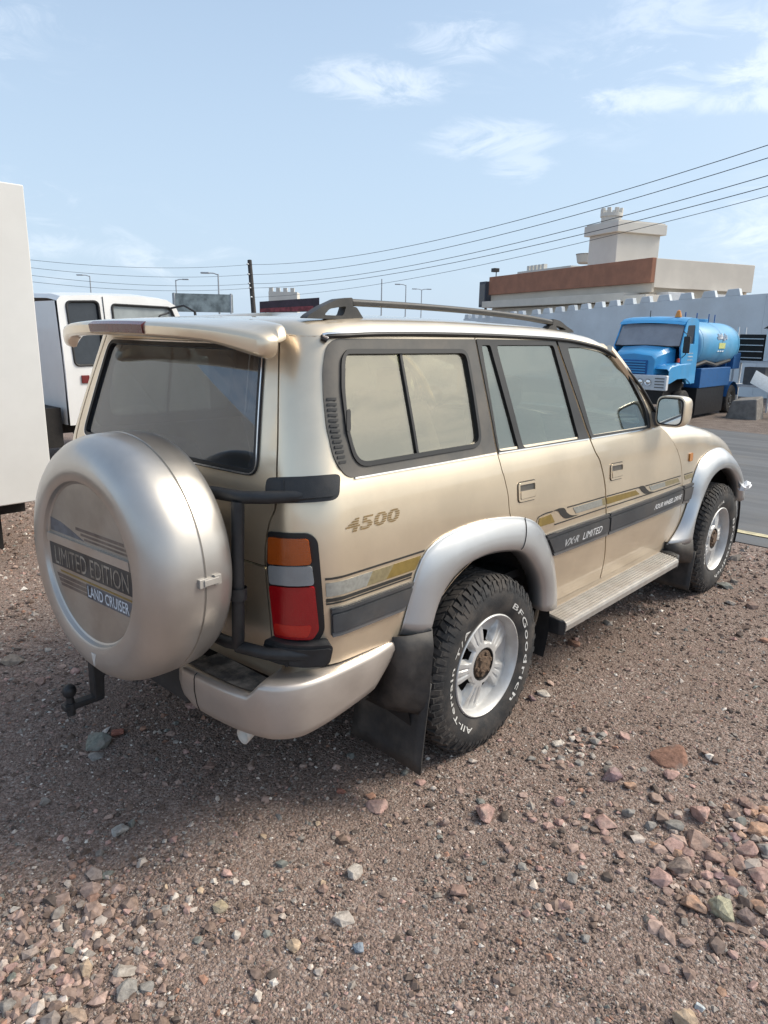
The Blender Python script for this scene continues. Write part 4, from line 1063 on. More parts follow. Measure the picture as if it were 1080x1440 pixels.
# ------------------------------------------------------------------ ground, road, gravel
def G(x, y):
    """height of the ground: level lot, gentle fall to the road and beyond"""
    t = x - 3.8
    if t <= 0: return 0.
    t2 = min(t, 15.7); k = min(1, t / 1.5)
    return -.048 * (t2 - .75 if t > 1.5 else t * t / 3.)
def ground_mat():
    m, t, b = new_mat('gravel_ground')
    geo = N(t, 'ShaderNodeNewGeometry'); P = geo.outputs['Position']
    def vor(scale, rnd=1.):
        n = N(t, 'ShaderNodeTexVoronoi'); n.inputs['Scale'].default_value = scale; n.inputs['Randomness'].default_value = rnd; LK(t, P, n.inputs['Vector']); return n
    def noi(scale, d=4):
        n = N(t, 'ShaderNodeTexNoise'); n.inputs['Scale'].default_value = scale; n.inputs['Detail'].default_value = d; n.inputs['Roughness'].default_value = .6; LK(t, P, n.inputs['Vector']); return n
    v1 = vor(85); v2 = vor(190); v3 = vor(34); nb = noi(.9, 5); nf = noi(40, 4)
    def ramp(fac, stops):
        r = N(t, 'ShaderNodeValToRGB'); el = r.color_ramp.elements
        while len(el) < len(stops): el.new(.5)
        for e, (p, c) in zip(el, stops): e.position = p; e.color = (*c, 1)
        LK(t, fac, r.inputs[0]); return r.outputs[0]
    sep = N(t, 'ShaderNodeSeparateColor'); LK(t, v1.outputs['Color'], sep.inputs[0])
    pal = [(0, (.095, .070, .058)), (.25, (.180, .134, .112)), (.5, (.26, .194, .163)), (.72, (.335, .246, .208)), (.88, (.42, .34, .295)), (1, (.56, .50, .45))]
    c1 = ramp(sep.outputs[0], pal)
    sep2 = N(t, 'ShaderNodeSeparateColor'); LK(t, v2.outputs['Color'], sep2.inputs[0]); c2 = ramp(sep2.outputs[1], pal)
    c = mixc(t, .5, c1, c2)
    soil = mixc(t, maprange(t, nf.outputs[0], .3, .7), (.15, .107, .086), (.275, .204, .168))
    c = mixc(t, maprange(t, nb.outputs[0], .42, .62, .15, .55), c, soil)
    # drier, paler dirt across the road
    sp = N(t, 'ShaderNodeSeparateXYZ'); LK(t, P, sp.inputs[0])
    far = maprange(t, sp.outputs[0], 15, 18)
    c = mixc(t, math_n(t, 'MULTIPLY', far, .6), c, mixc(t, maprange(t, noi(3).outputs[0], .35, .65), (.10, .085, .075), (.19, .165, .145)))
    LK(t, c, b.inputs['Base Color']); b.inputs['Roughness'].default_value = .95; b.inputs['Specular IOR Level'].default_value = .15
    h = math_n(t, 'ADD', math_n(t, 'MULTIPLY', v1.outputs['Distance'], -1.), math_n(t, 'MULTIPLY', v2.outputs['Distance'], -.5))
    h = math_n(t, 'ADD', h, math_n(t, 'MULTIPLY', nf.outputs[0], .5))
    bu = N(t, 'ShaderNodeBump'); bu.inputs['Strength'].default_value = .8; bu.inputs['Distance'].default_value = .008; LK(t, h, bu.inputs['Height']); LK(t, bu.outputs[0], b.inputs['Normal'])
    return m
def relief(x, y):
    d = math.hypot(x - CAM.x, y - CAM.y)
    if d > 14 or x > 3.9: return 0.
    k = min(1, (14 - d) / 6) * min(1, max(0, (3.9 - x) / .6))
    h = .016 * noise.noise((x * .9, y * .9, 3.1)) + .008 * noise.noise((x * 3.1, y * 3.1, 7.7)) + .004 * noise.noise((x * 9, y * 9, 1.7))
    # keep it level where the tyres stand
    for wx, wy in ((0, -.8), (2.85, -.8), (0, .8), (2.85, .8)):
        q = math.hypot(x - wx, y - wy); h *= min(1, max(0, (q - .15) / .35)); 
    return h * k
def gz(x, y): return G(x, y) + relief(x, y)
def ground():
    def axis(c, n, near, far):
        u = np.linspace(-1, 1, n); k = 6.2
        return c + np.sinh(u * k) / math.sinh(k) * far
    xs = axis(-.6, 331, .02, 900); ys = axis(-1.0, 331, .02, 900)
    vs = [(x, y, gz(x, y)) for x in xs for y in ys]; n = len(ys)
    fs = [(i * n + j, (i + 1) * n + j, (i + 1) * n + j + 1, i * n + j + 1) for i in range(len(xs) - 1) for j in range(n - 1)]
    me = bpy.data.meshes.new('ground'); me.from_pydata(vs, [], fs); me.materials.append(ground_mat())
    me.polygons.foreach_set('use_smooth', [True] * len(fs)); me.update()
    o = bpy.data.objects.new('ground', me); link(o); o['kind'] = 'structure'; return o
ground()
# road running across behind the bonnet, with its worn yellow edge line
def asphalt():
    m, t, b = new_mat('asphalt'); geo = N(t, 'ShaderNodeNewGeometry'); P = geo.outputs['Position']
    n1 = N(t, 'ShaderNodeTexNoise'); n1.inputs['Scale'].default_value = 1.2; n1.inputs['Detail'].default_value = 6; LK(t, P, n1.inputs['Vector'])
    mp = N(t, 'ShaderNodeMapping'); mp.inputs['Scale'].default_value = (1, .12, 1); LK(t, P, mp.inputs[0])
    n3 = N(t, 'ShaderNodeTexNoise'); n3.inputs['Scale'].default_value = 2.2; n3.inputs['Detail'].default_value = 5; LK(t, mp.outputs[0], n3.inputs['Vector'])
    n2 = N(t, 'ShaderNodeTexNoise'); n2.inputs['Scale'].default_value = 160; n2.inputs['Detail'].default_value = 3; LK(t, P, n2.inputs['Vector'])
    c = mixc(t, maprange(t, n3.outputs[0], .35, .65), (.085, .088, .092), (.135, .138, .142))
    c = mixc(t, maprange(t, n1.outputs[0], .5, .75, 0, .5), c, (.17, .155, .135)); c = mixc(t, maprange(t, n2.outputs[0], .4, .7, 0, .35), c, (.055, .055, .057))
    LK(t, c, b.inputs['Base Color']); b.inputs['Roughness'].default_value = .75
    bu = N(t, 'ShaderNodeBump'); bu.inputs['Strength'].default_value = .4; bu.inputs['Distance'].default_value = .004; LK(t, n2.outputs[0], bu.inputs['Height']); LK(t, bu.outputs[0], b.inputs['Normal'])
    return m
def strip(name, x0f, x1f, y0, y1, lift, mat, ny=120, nx=14):
    mb = MB(); rings = []
    for y in np.linspace(y0, y1, ny):
        a, b_ = x0f(y), x1f(y); rings.append([(a + (b_ - a) * k / nx, y, G(a + (b_ - a) * k / nx, y) + lift) for k in range(nx + 1)])
    mb.loft(rings, closed=False); o = mb.build(name, mat); o['kind'] = 'structure'; return o
ragged = lambda y: 4.36 + .10 * noise.noise((y * .9, 4.2, 0)) + .05 * noise.noise((y * 4.1, 1.2, 0))
ragged2 = lambda y: 18.6 + .25 * noise.noise((y * .5, 9.2, 0)) + .12 * noise.noise((y * 2.1, 5.2, 0))
rd_o = strip('road', ragged, ragged2, -120, 160, .006, asphalt(), 700)
strip('road_edge_line', lambda y: 4.74 + .012 * noise.noise((y * 5, 0, 0)), lambda y: 4.86 + .012 * noise.noise((y * 5, 3, 0)), -120, 160, .010, pm('worn_yellow_paint', (.56, .49, .30), .7, var=.35, scale=9), 600, 2)

# loose fine gravel as real stones: one mass nobody could count
def gravel(name, n, rmin, rmax, size, seed, mat, lift=.2, sector=(-75, 75), flat=.62, keep=None, pale=0., ico=False):
    R_ = np.random.RandomState(seed)
    u = R_.rand(n); r = rmin * (rmax / rmin) ** u if size[2] else np.sqrt(rmin ** 2 + u * (rmax ** 2 - rmin ** 2))
    yaw = math.atan2(_f.y, _f.x); th = yaw + np.radians(sector[0] + R_.rand(n) * (sector[1] - sector[0]))
    x = CAM.x + r * np.cos(th); y = CAM.y + r * np.sin(th)
    ok = (x < 4.3)
    if keep is not None: ok &= keep(x, y, R_)
    x, y, r = x[ok], y[ok], r[ok]; n = len(x)
    s = np.maximum(size[0], size[1] * r) * np.exp(R_.randn(n) * .42)
    base = np.array([(1, 0, 0), (-1, 0, 0), (0, 1, 0), (0, -1, 0), (0, 0, 1), (0, 0, -1)], float)
    F = np.array([(0, 2, 4), (2, 1, 4), (1, 3, 4), (3, 0, 4), (2, 0, 5), (1, 2, 5), (3, 1, 5), (0, 3, 5)])
    if ico:
        g_ = (1 + 5 ** .5) / 2; base = np.array([(-1, g_, 0), (1, g_, 0), (-1, -g_, 0), (1, -g_, 0), (0, -1, g_), (0, 1, g_), (0, -1, -g_), (0, 1, -g_), (g_, 0, -1), (g_, 0, 1), (-g_, 0, -1), (-g_, 0, 1)]) / 1.9
        F = np.array([(0, 11, 5), (0, 5, 1), (0, 1, 7), (0, 7, 10), (0, 10, 11), (1, 5, 9), (5, 11, 4), (11, 10, 2), (10, 7, 6), (7, 1, 8), (3, 9, 4), (3, 4, 2), (3, 2, 6), (3, 6, 8), (3, 8, 9), (4, 9, 5), (2, 4, 11), (6, 2, 10), (8, 6, 7), (9, 8, 1)])
    nb_, nq_ = len(base), len(F)
    V = base[None] * (1 + .35 * (R_.rand(n, nb_, 1) - .5)) + .55 * (R_.rand(n, nb_, 3) - .5)
    V *= np.stack([.75 + .6 * R_.rand(n), .75 + .6 * R_.rand(n), flat * (.7 + .6 * R_.rand(n))], 1)[:, None, :]
    a = R_.rand(n) * 2 * np.pi; tl = (R_.rand(n) - .5) * .9
    c, q = np.cos(a)[:, None], np.sin(a)[:, None]; ct, st = np.cos(tl)[:, None], np.sin(tl)[:, None]
    X = V[..., 0]; Y = V[..., 1] * ct - V[..., 2] * st; Z = V[..., 1] * st + V[..., 2] * ct
    V = np.stack([X * c - Y * q, X * q + Y * c, Z], -1) * s[:, None, None]
    z = np.array([gz(a_, b_) for a_, b_ in zip(x, y)]) + s * flat * lift
    V += np.stack([x, y, z], -1)[:, None, :]
    me = bpy.data.meshes.new(name); nv = n * nb_; nf = n * nq_
    me.vertices.add(nv); me.vertices.foreach_set('co', V.reshape(-1).astype(np.float32))
    FI = (F[None] + (np.arange(n) * nb_)[:, None, None]).reshape(-1)
    me.loops.add(nf * 3); me.loops.foreach_set('vertex_index', FI.astype(np.int32))
    me.polygons.add(nf); me.polygons.foreach_set('loop_start', (np.arange(nf) * 3).astype(np.int32))
    pal = np.array([(.155, .114, .094), (.21, .155, .130), (.28, .200, .170), (.25, .222, .20), (.34, .25, .215), (.10, .080, .070), (.45, .39, .345), (.29, .17, .125), (.20, .205, .19), (.58, .54, .50), (.36, .235, .21)])
    pr = np.array([.17, .19, .15, .12, .11, .09, .07, .03, .02, .02, .03]); pr /= pr.sum()
    col = 1.15 * pal[R_.choice(len(pal), n, p=pr)] * (.8 + .4 * R_.rand(n, 1))
    if pale: k_ = pale * R_.rand(n, 1); col = col * (1 - k_) + k_ * (col * .6 + np.array([(.26, .19, .165)]))
    ca = me.color_attributes.new('col', 'FLOAT_COLOR', 'POINT'); ca.data.foreach_set('color', np.repeat(np.c_[col, np.ones(n)], nb_, axis=0).reshape(-1).astype(np.float32))
    me.materials.append(mat); me.polygons.foreach_set('use_smooth', [False] * nf); me.update(); me.validate()
    o = bpy.data.objects.new(name, me); link(o); return o
def stone_mat(name, attr=True, col=(.2, .15, .13)):
    m, t, b = new_mat(name); geo = N(t, 'ShaderNodeNewGeometry'); P = geo.outputs['Position']
    n = N(t, 'ShaderNodeTexNoise'); n.inputs['Scale'].default_value = 55; n.inputs['Detail'].default_value = 6; n.inputs['Roughness'].default_value = .65; LK(t, P, n.inputs['Vector'])
    if attr: a = N(t, 'ShaderNodeAttribute', attribute_name='col'); base = a.outputs['Color']
    else: a = N(t, 'ShaderNodeObjectInfo'); base = a.outputs['Color']
    c = mixc(t, maprange(t, n.outputs[0], .3, .7), mixc(t, 1., base, (.70, .68, .66), 'MULTIPLY'), mixc(t, 1., base, (1.25, 1.24, 1.2), 'MULTIPLY'))
    if not attr:
        n2 = N(t, 'ShaderNodeTexNoise'); n2.inputs['Scale'].default_value = 17; n2.inputs['Detail'].default_value = 4; LK(t, P, n2.inputs['Vector'])
        c = mixc(t, maprange(t, n2.outputs[0], .48, .70, 0, .55), c, (.30, .25, .215))
        bu = N(t, 'ShaderNodeBump'); bu.inputs['Strength'].default_value = .7; bu.inputs['Distance'].default_value = .006; LK(t, n.outputs[0], bu.inputs['Height']); LK(t, bu.outputs[0], b.inputs['Normal'])
    LK(t, c, b.inputs['Base Color']); b.inputs['Roughness'].default_value = .9; b.inputs['Specular IOR Level'].default_value = .2; return m
M['pebble'] = stone_mat('pebble'); M['stone'] = stone_mat('stone', False)
def patches(x, y, R_):
    """coarser stones gather in patches"""
    v = np.array([noise.noise((a * 1.1, b * 1.1, 5.5)) for a, b in zip(x, y)])
    d1 = np.exp(-(((x + 1.75) / .55) ** 2 + ((y + .65) / .45) ** 2)); d2 = np.exp(-(((x - .0) / .55) ** 2 + ((y + 1.95) / .4) ** 2)); d3 = np.exp(-(((x + .3) / .5) ** 2 + ((y + 1.3) / .35) ** 2))
    return R_.rand(len(x)) < np.clip(.05 + .35 * np.maximum(0, v) + .9 * d1 + .8 * d2 + .5 * d3, 0, 1)
g1 = gravel('fine_gravel', 185000, 1.25, 9.5, (.0034, .00150, True), 1, M['pebble'])
tag(g1, 'fine brown and pinkish gravel strewn over the lot', 'gravel', kind='stuff')
g2 = gravel('coarse_gravel', 14000, 1.25, 6.5, (.0085, .0034, True), 2, M['pebble'], lift=.35, keep=patches, ico=True)
def beds(x, y, R_):
    d1 = np.exp(-(((x + 1.82) / .34) ** 2 + ((y + .70) / .32) ** 2)); d2 = np.exp(-(((x - .03) / .42) ** 2 + ((y + 2.0) / .24) ** 2)); d3 = np.exp(-(((x - .25) / .2) ** 2 + ((y + 1.22) / .1) ** 2))
    return R_.rand(len(x)) < np.clip(.85 * d1 + .85 * d2 + .6 * d3 - .08, 0, 1)
g3 = gravel('pebble_bed', 26000, 1.25, 4.2, (.0105, .0040, True), 5, M['pebble'], lift=.45, keep=beds, pale=.9, ico=True)
tag(g3, 'bed of mixed pink and pale pebbles between the larger stones', 'pebbles', kind='stuff')
tag(g2, 'coarser chips of stone lying in patches on the gravel', 'gravel', kind='stuff')
# ------------------------------------------------------------------ white box body and white lorry cab on the left
M['white'] = pm('white_panel', (.74, .73, .70), .55, var=.03, scale=1.5, dust=((.56, .54, .50), .4), bump=.05, bscale=3)
M['white2'] = pm('white_lorry_paint', (.80, .80, .79), .35, var=.03, scale=2, coat=.4, dust=((.5, .47, .42), .25))
M['dark_glass'] = pm('dark_vehicle_glass', (.03, .034, .04), .08, var=.1, coat=.3)
M['tyre2'] = pm('old_tyre', (.022, .022, .023), .85, var=.3, dust=((.14, .12, .10), .5))
bx = thing('box_trailer', 'tall plain white box body at the left edge, standing on a dark frame', 'trailer', (-2.53, 3.2, 0))
mb = MB(); mb.box(-2.4, 2.40, .0, 2.3, .45, 2.775); mb.build('box_body', M['white'], bx, bevel=.010)
mb = MB(); mb.box(-2.3, 2.3, .35, .47, .30, .448); mb.box(-2.3, 2.3, 1.8, 1.92, .30, .448); mb.build('chassis_rail', M['under'], bx)
for x in (-1.6, -.7, 1.5):
    for y in (.28, 1.75):
        mb = MB(); mb.lathe([(-.10, .14), (-.11, .20), (-.10, .30), (.10, .30), (.11, .20), (.10, .14)], 'y', c=(x, y + .12, .30), n=24); mb.build('wheel', M['tyre2'], bx)
MB().box(2.0, 2.12, .40, .52, 0, .31).build('support_leg', M['under'], bx); MB().box(2.0, 2.12, 1.75, 1.87, 0, .31).build('support_leg', M['under'], bx)

lc = thing('white_lorry', 'white lorry cab with side windows behind the roof spoiler', 'lorry', (1.47, 6.5, 0))
# cab, side wall facing us at y = 0 (local), rear at x = 0
mb = MB(); rings = []
cab = [(0, .58), (0, 2.10), (.05, 2.155), (.4, 2.185), (1.1, 2.20), (1.50, 2.17), (1.62, 2.10), (1.90, 1.45), (2.05, 1.30), (2.08, .62)]
W1, W2 = rnd([(.11, 2.09), (.13, 1.32), (.53, 1.33), (.52, 2.11)], .06), rnd([(.70, 2.08), (.70, 1.42), (1.80, 1.40), (1.54, 2.07)], .05)
v, f = tri2d(bez(cab, .2), [bez(W1, .1), bez(W2, .1)], .25); n = len(v)
vs = [(q.x, .0 + .10 * max(0, (q.y - 1.3)) ** 1.0, q.y) for q in v] + [(q.x, .06 + .10 * max(0, (q.y - 1.3)), q.y) for q in v]
cnt = {}
for t in f:
    for i in range(3): cnt[(t[i], t[(i + 1) % 3])] = 1
mb.add(vs, list(f) + [tuple(i + n for i in t[::-1]) for t in f] + [(b, a, a + n, b + n) for a, b in cnt if (b, a) not in cnt])
mb.build('cab_side', M['white2'], lc, sharp=40)
for W_, nm in ((W1, 'rear_side_window'), (W2, 'door_window')):
    Wd = inset(W_, -.01); mb = MB(); m_ = len(Wd); mb.add([(x, .02 + .10 * max(0, z - 1.3), z) for x, z in Wd] + [(x, .03 + .10 * max(0, z - 1.3), z) for x, z in Wd], [tuple(range(m_)), tuple(range(m_, 2 * m_))[::-1]])
    w_ = mb.build(nm, M['cabglass'] if nm == 'door_window' else M['dark_glass'], lc)
    mb = MB(); mb.tube([(x, -.004 + .10 * max(0, z - 1.3), z) for x, z in W_ + W_[:2]], .016, 6, False); mb.build('window_seal', M['seal'], w_)
mb = MB(); roofp = cab[1:7]
mb.loft([[(x, .085 + .10 * (z - 2.1), z), (x, .35, z + .035), (x, 1.0, z + .05), (x, 1.65, z + .035), (x, 1.95, z)] for x, z in roofp], closed=False); mb.build('cab_roof', M['white2'], lc)
mb = MB(); mb.add([(0, .0, .58), (0, .08, 2.10), (0, 1.92, 2.10), (0, 2.0, .58)], [(0, 1, 2, 3)]); mb.build('cab_back', M['white2'], lc)
mb = MB(); mb.add([(x, 1.99 - .10 * max(0, z - 1.3), z) for x, z in cab], [tuple(range(len(cab)))]); mb.build('far_cab_side', M['white2'], lc)
mb = MB(); mb.add([(1.62, .09, 2.10), (1.91, .03, 1.42), (1.91, 1.97, 1.42), (1.62, 1.91, 2.10)], [(0, 1, 2, 3)]); mb.build('windscreen', M['cabglass'], lc)
mb = MB(); mb.box(1.88, 2.09, .02, 1.98, .62, 1.42); mb.build('cab_front', M['white2'], lc, bevel=.03)
mb = MB(); mb.tube([(.585, -.004 + .10 * max(0, z - 1.3), z) for z in (.62, 1.0, 1.3, 1.8, 2.17)], .006, 5); mb.build('door_seam', M['seal'], lc)
mb = MB(); mb.box(.19, .29, -.02, .01, 1.10, 1.20); mb.build('marker_light', pm('dull_red_lens', (.16, .02, .02), .3), lc, bevel=.006)
mb = MB(); mb.tube([(1.52, .05, 2.06), (1.62, -.14, 2.10), (1.70, -.28, 2.02)], .014, 6); mb.tube([(1.50, .05, 2.0), (1.28, -.10, 1.96), (1.16, -.12, 1.84)], .012, 6); mb.tube([(1.70, -.28, 2.02), (1.72, -.30, 1.75)], .02, 6); mb.build('mirror_arm', M['black'], lc)
mb = MB(); mb.box(-3.4, 1.8, .5, .62, .42, .58); mb.box(-3.4, 1.8, 1.4, 1.52, .42, .58); mb.box(-.3, -.06, .1, 1.9, .30, .80); mb.build('chassis', M['under'], lc)
mb = MB(); mb.box(.10, .75, -.01, .30, .56, .74); mb.build('step_box', M['white2'], lc, bevel=.04)
for x in (1.2, -2.2):
    for y in (.18, 1.82):
        mb = MB(); mb.lathe([(-.10, .18), (-.12, .28), (-.10, .40), (.10, .40), (.12, .28), (.10, .18)], 'y', c=(x, y, .40), n=28); mb.build('wheel', M['tyre2'], lc)

# ------------------------------------------------------------------ blue water tanker across the road
M['blue'] = pm('blue_truck_paint', (.04, .33, .66), .35, var=.08, scale=2, coat=.4, dust=((.25, .3, .36), .3))
M['tank'] = pm('blue_tank_paint', (.09, .34, .58), .45, var=.1, scale=1.4, dust=((.3, .34, .38), .4))
M['navy'] = pm('dark_blue_paint', (.02, .11, .30), .5, var=.12)
M['tw'] = pm('truck_white', (.66, .67, .68), .5, var=.06)
tk = thing('water_tanker', 'blue bonneted water tanker lorry parked nose to the road', 'lorry', (19.2, 5.8, -.755))
# local: x back from the cab front, y to the left in the picture, z from the ground
z0 = .755
Wt = 2.12
def tp(x, y, z): return (x, y, z + z0)
# cab shell
mb = MB(); prof = [(.30, 1.05), (.18, 1.55), (.52, 2.24), (.62, 2.34), (.9, 2.40), (1.35, 2.40), (1.52, 2.32), (1.56, 1.2), (1.56, .45), (.95, .45)]
CW = rnd([(.66, 2.18), (.48, 1.66), (1.22, 1.64), (1.22, 2.20)], .05)
v, f = tri2d(bez(prof, .2), [bez(CW, .1)], .22); n = len(v)
for yy, s in ((0., 1), (Wt, -1)):
    vs = [tp(q.x, yy + s * .06 * max(0, q.y - 1.5), q.y) for q in v]; mb2 = MB(); vs += [tp(q.x, yy + s * (.05 + .06 * max(0, q.y - 1.5)), q.y) for q in v]
    cnt = {}
    for t in f:
        for i in range(3): cnt[(t[i], t[(i + 1) % 3])] = 1
    mb2.add(vs, list(f) + [tuple(i + n for i in t[::-1]) for t in f] + [(b, a, a + n, b + n) for a, b in cnt if (b, a) not in cnt]); d_ = mb2.build('cab_door', M['blue'], tk, sharp=40)
    Wd = inset(CW, -.01); m_ = len(Wd); mb2 = MB(); mb2.add([tp(x, yy + s * .045, z) for x, z in Wd], [tuple(range(m_))]); mb2.build('door_window', M['dark_glass'], d_)
def cross(pr, w=Wt, ins=.06): return [[tp(x, .06 * max(0, z - 1.5) + .002, z), tp(x, .25, z + .03), tp(x, w / 2, z + .05), tp(x, w - .25, z + .03), tp(x, w - .06 * max(0, z - 1.5) - .002, z)] for x, z in pr]
MB().loft(cross([(.48, 2.16), (.50, 2.27), (.62, 2.35), (.9, 2.40), (1.35, 2.40), (1.52, 2.32)]), closed=False).build('cab_roof', M['blue'], tk)
MB().add([tp(1.55, .02, .45), tp(1.55, Wt - .02, .45), tp(1.53, Wt - .06, 2.34), tp(1.53, .06, 2.34)], [(0, 1, 2, 3)]).build('cab_back', M['blue'], tk)
MB().loft([[tp(.20, .05, 1.56), tp(.16, .3, 1.57), tp(.14, Wt / 2, 1.58), tp(.16, Wt - .3, 1.57), tp(.20, Wt - .05, 1.56)], [tp(.52, .08, 2.20), tp(.48, .3, 2.22), tp(.46, Wt / 2, 2.23), tp(.48, Wt - .3, 2.22), tp(.52, Wt - .08, 2.20)]], closed=False).build('windscreen', M['tkglass'], tk)
mb = MB(); mb.tube([tp(.20, .05, 1.56), tp(.14, Wt / 2, 1.575), tp(.20, Wt - .05, 1.56), tp(.52, Wt - .08, 2.20), tp(.46, Wt / 2, 2.235), tp(.52, .08, 2.20), tp(.20, .05, 1.56)], .022, 6, False); mb.build('windscreen_seal', M['seal'], tk)
# sun visor lip
MB().loft([[tp(.44, y, 2.27 + .05 * math.sin(math.pi * (y / Wt))), tp(.34, y, 2.19 + .05 * math.sin(math.pi * y / Wt)), tp(.46, y, 2.22 + .05 * math.sin(math.pi * y / Wt))] for y in np.linspace(.06, Wt - .06, 9)], True, True).build('sun_visor', M['blue'], tk)
# bonnet and wings
MB().loft([[tp(x, y0_, zb), tp(x, y0_, zt - .10), tp(x, y0_ + .10, zt), tp(x, Wt / 2, zt + .06), tp(x, Wt - y0_ - .10, zt), tp(x, Wt - y0_, zt - .10), tp(x, Wt - y0_, zb)] for x, y0_, zb, zt in ((.32, .20, .75, 1.56), (-.1, .30, .72, 1.47), (-.52, .38, .70, 1.36), (-.62, .42, .70, 1.28))], closed=False, cap=False).build('bonnet', M['blue'], tk, sharp=30)
MB().add([tp(-.62, .42, .70), tp(-.62, .42, 1.18), tp(-.62, .52, 1.28), tp(-.62, Wt / 2, 1.34), tp(-.62, Wt - .52, 1.28), tp(-.62, Wt - .42, 1.18), tp(-.62, Wt - .42, .70)], [tuple(range(7))]).build('nose', M['blue'], tk)
gr = MB().box(-.66, -.60, .62, Wt - .62, z0 + .74, z0 + 1.16).build('grille', M['navy'], tk, bevel=.02)
for k in range(5): MB().box(-.70, -.655, .66, Wt - .66, z0 + .78 + k * .075, z0 + .815 + k * .075).build('grille_slat', M['blue'], gr)
for yy, s in ((0, 1), (Wt, -1)):
    a, b_ = sorted((yy - s * .02, yy + s * .48))
    MB().loft([[tp(x, a, zb), tp(x, a, zt - .06), tp(x, a + .06, zt), tp(x, b_ - .06, zt), tp(x, b_, zt - .06), tp(x, b_, zb)] for x, zb, zt in ((-.58, .50, .92), (-.45, .50, 1.02), (.1, .62, 1.08), (.75, .62, 1.10), (1.1, .50, 1.10), (1.25, .42, 1.0))], closed=False).build('front_wing', M['blue'], tk, sharp=40)
    MB().box(-.05, .08, a - .03 if s > 0 else b_ - .02, a + .02 if s > 0 else b_ + .03, z0 + 1.10, z0 + 1.22).build('indicator', amber if False else pm('red_indicator', (.5, .06, .03), .3), tk, bevel=.01)
bmp = MB().box(-.74, -.56, -.04, Wt + .04, z0 + .30, z0 + .74).build('front_bumper', M['tw'], tk, bevel=.03)
for k in range(4):
    MB().box(-.752, -.735, .02, .30, z0 + .38 + k * .085, z0 + .41 + k * .085).build('bumper_groove', M['clad2'], bmp); MB().box(-.752, -.735, Wt - .30, Wt - .02, z0 + .38 + k * .085, z0 + .41 + k * .085).build('bumper_groove', M['clad2'], bmp)
for y in (.50, .74, Wt - .50, Wt - .74):
    MB().lathe([(0, .001), (.015, .07), (.0, .092), (-.015, .10), (.03, .10)], 'x', c=(-.765, y, z0 + .53), n=18).build('headlight', M['chrome'], bmp)
MB().box(-.70, -.60, .05, Wt - .05, z0 - .10, z0 + .30).build('lower_apron', M['under'], tk)
MB().box(-.5, 1.5, .35, Wt - .35, z0 + .0, z0 + .75).build('engine_bay', M['under'], tk)
# mirror, beacon, antenna
MB().box(.02, .08, -.30, -.10, z0 + 1.38, z0 + 1.86).build('wing_mirror', M['black'], tk, bevel=.03)
MB().tube([tp(.3, .02, 2.0), tp(.05, -.2, 1.9), tp(.05, -.2, 1.35), tp(.35, .0, 1.25)], .014, 6).build('mirror_arm', M['black'], tk)
MB().lathe([(0, .001), (.0, .10), (.03, .10), (.10, .08), (.19, .055), (.22, .001)][::1], 'z', c=tp(.85, .45, 2.42), n=16).build('beacon', pm('orange_beacon', (.70, .25, .03), .25, coat=.4), tk)
MB().tube([tp(.8, 1.3, 2.43), tp(.8, 1.3, 2.62)], .012, 6).build('aerial', M['under'], tk)
# tank: oval barrel behind the cab
def oval(x, sy, sz, cz=1.58, n=32): return [tp(x, Wt / 2 + sy * math.copysign(abs(math.cos(t)) ** .85, math.cos(t)), cz + sz * math.copysign(abs(math.sin(t)) ** .85, math.sin(t))) for t in np.linspace(0, 2 * math.pi, n, endpoint=False)]
tank = MB().loft([oval(1.70, .55, .40), oval(1.74, .90, .66), oval(1.82, 1.02, .74), oval(1.90, 1.06, .78), oval(5.45, 1.06, .78), oval(5.55, 1.0, .73), oval(5.62, .8, .6)], True, True).build('tank', M['tank'], tk, sharp=40)
for x in (2.0, 3.7, 5.35): MB().loft([oval(x - .02, 1.068, .788), oval(x + .02, 1.068, .788)], True).build('tank_band', M['tank'], tank)
for x in (2.6, 4.3):
    MB().lathe([(0, .28), (.12, .28), (.13, .26), (.13, .001)], 'z', c=tp(x, Wt / 2, 2.33), n=20).build('hatch', M['tank'], tank)
for x, y in ((2.2, .75), (3.1, .72), (4.2, .72), (5.0, .8)): MB().tube([tp(x, y, 2.25), tp(x, y, 2.62)], .018, 6).build('rail_post', M['navy'], tank)
# painted emblem and lettering on the tank side
def tank_side(x, z): return tp(x, Wt / 2 - 1.066 * (max(0, 1 - abs((z - 1.58) / .78) ** (2 / .85))) ** (.85 / 2) - .004, z)
mb = MB(); q = [(3.38, 1.52), (3.98, 1.52), (3.98, 1.68), (3.38, 1.68)]
mb.add([tank_side(3.38 + .6 * (k % 7) / 6, 1.50 + .18 * (k // 7)) for k in range(14)], [(k, k + 1, k + 8, k + 7) for k in range(6)]); mb.build('emblem_panel', pm('pale_yellow_print', (.62, .66, .25), .5, var=.15), tank, smooth=False)
mb = MB(); r_ = random.Random(11)
for k in range(9):   # handwritten script: short curving strokes
    x = 3.24 + k * .10; pts = [tank_side(x + dx, 1.80 + dz) for dx, dz in ((0, .16 * r_.random()), (.05, -.05 + .06 * r_.random()), (.11, .02 + .05 * r_.random()), (.13, .10 + .14 * r_.random()))]; mb.tube(pts, .017, 5)
for k in range(3): mb.tube([tank_side(3.3 + k * .22, 1.40), tank_side(3.42 + k * .22, 1.42)], .016, 5)
mb.build('tank_script', M['tw'], tank)
mb = MB(); r_ = random.Random(4)
for j in range(3):
    for k in range(5):
        mb.box(.78 + k * .085, .78 + k * .085 + .03 + .04 * r_.random(), -.008, -.003, z0 + 1.15 + j * .10, z0 + 1.15 + j * .10 + .03)
mb.build('door_lettering', M['tw'], tk)['kind'] = 'stuff'
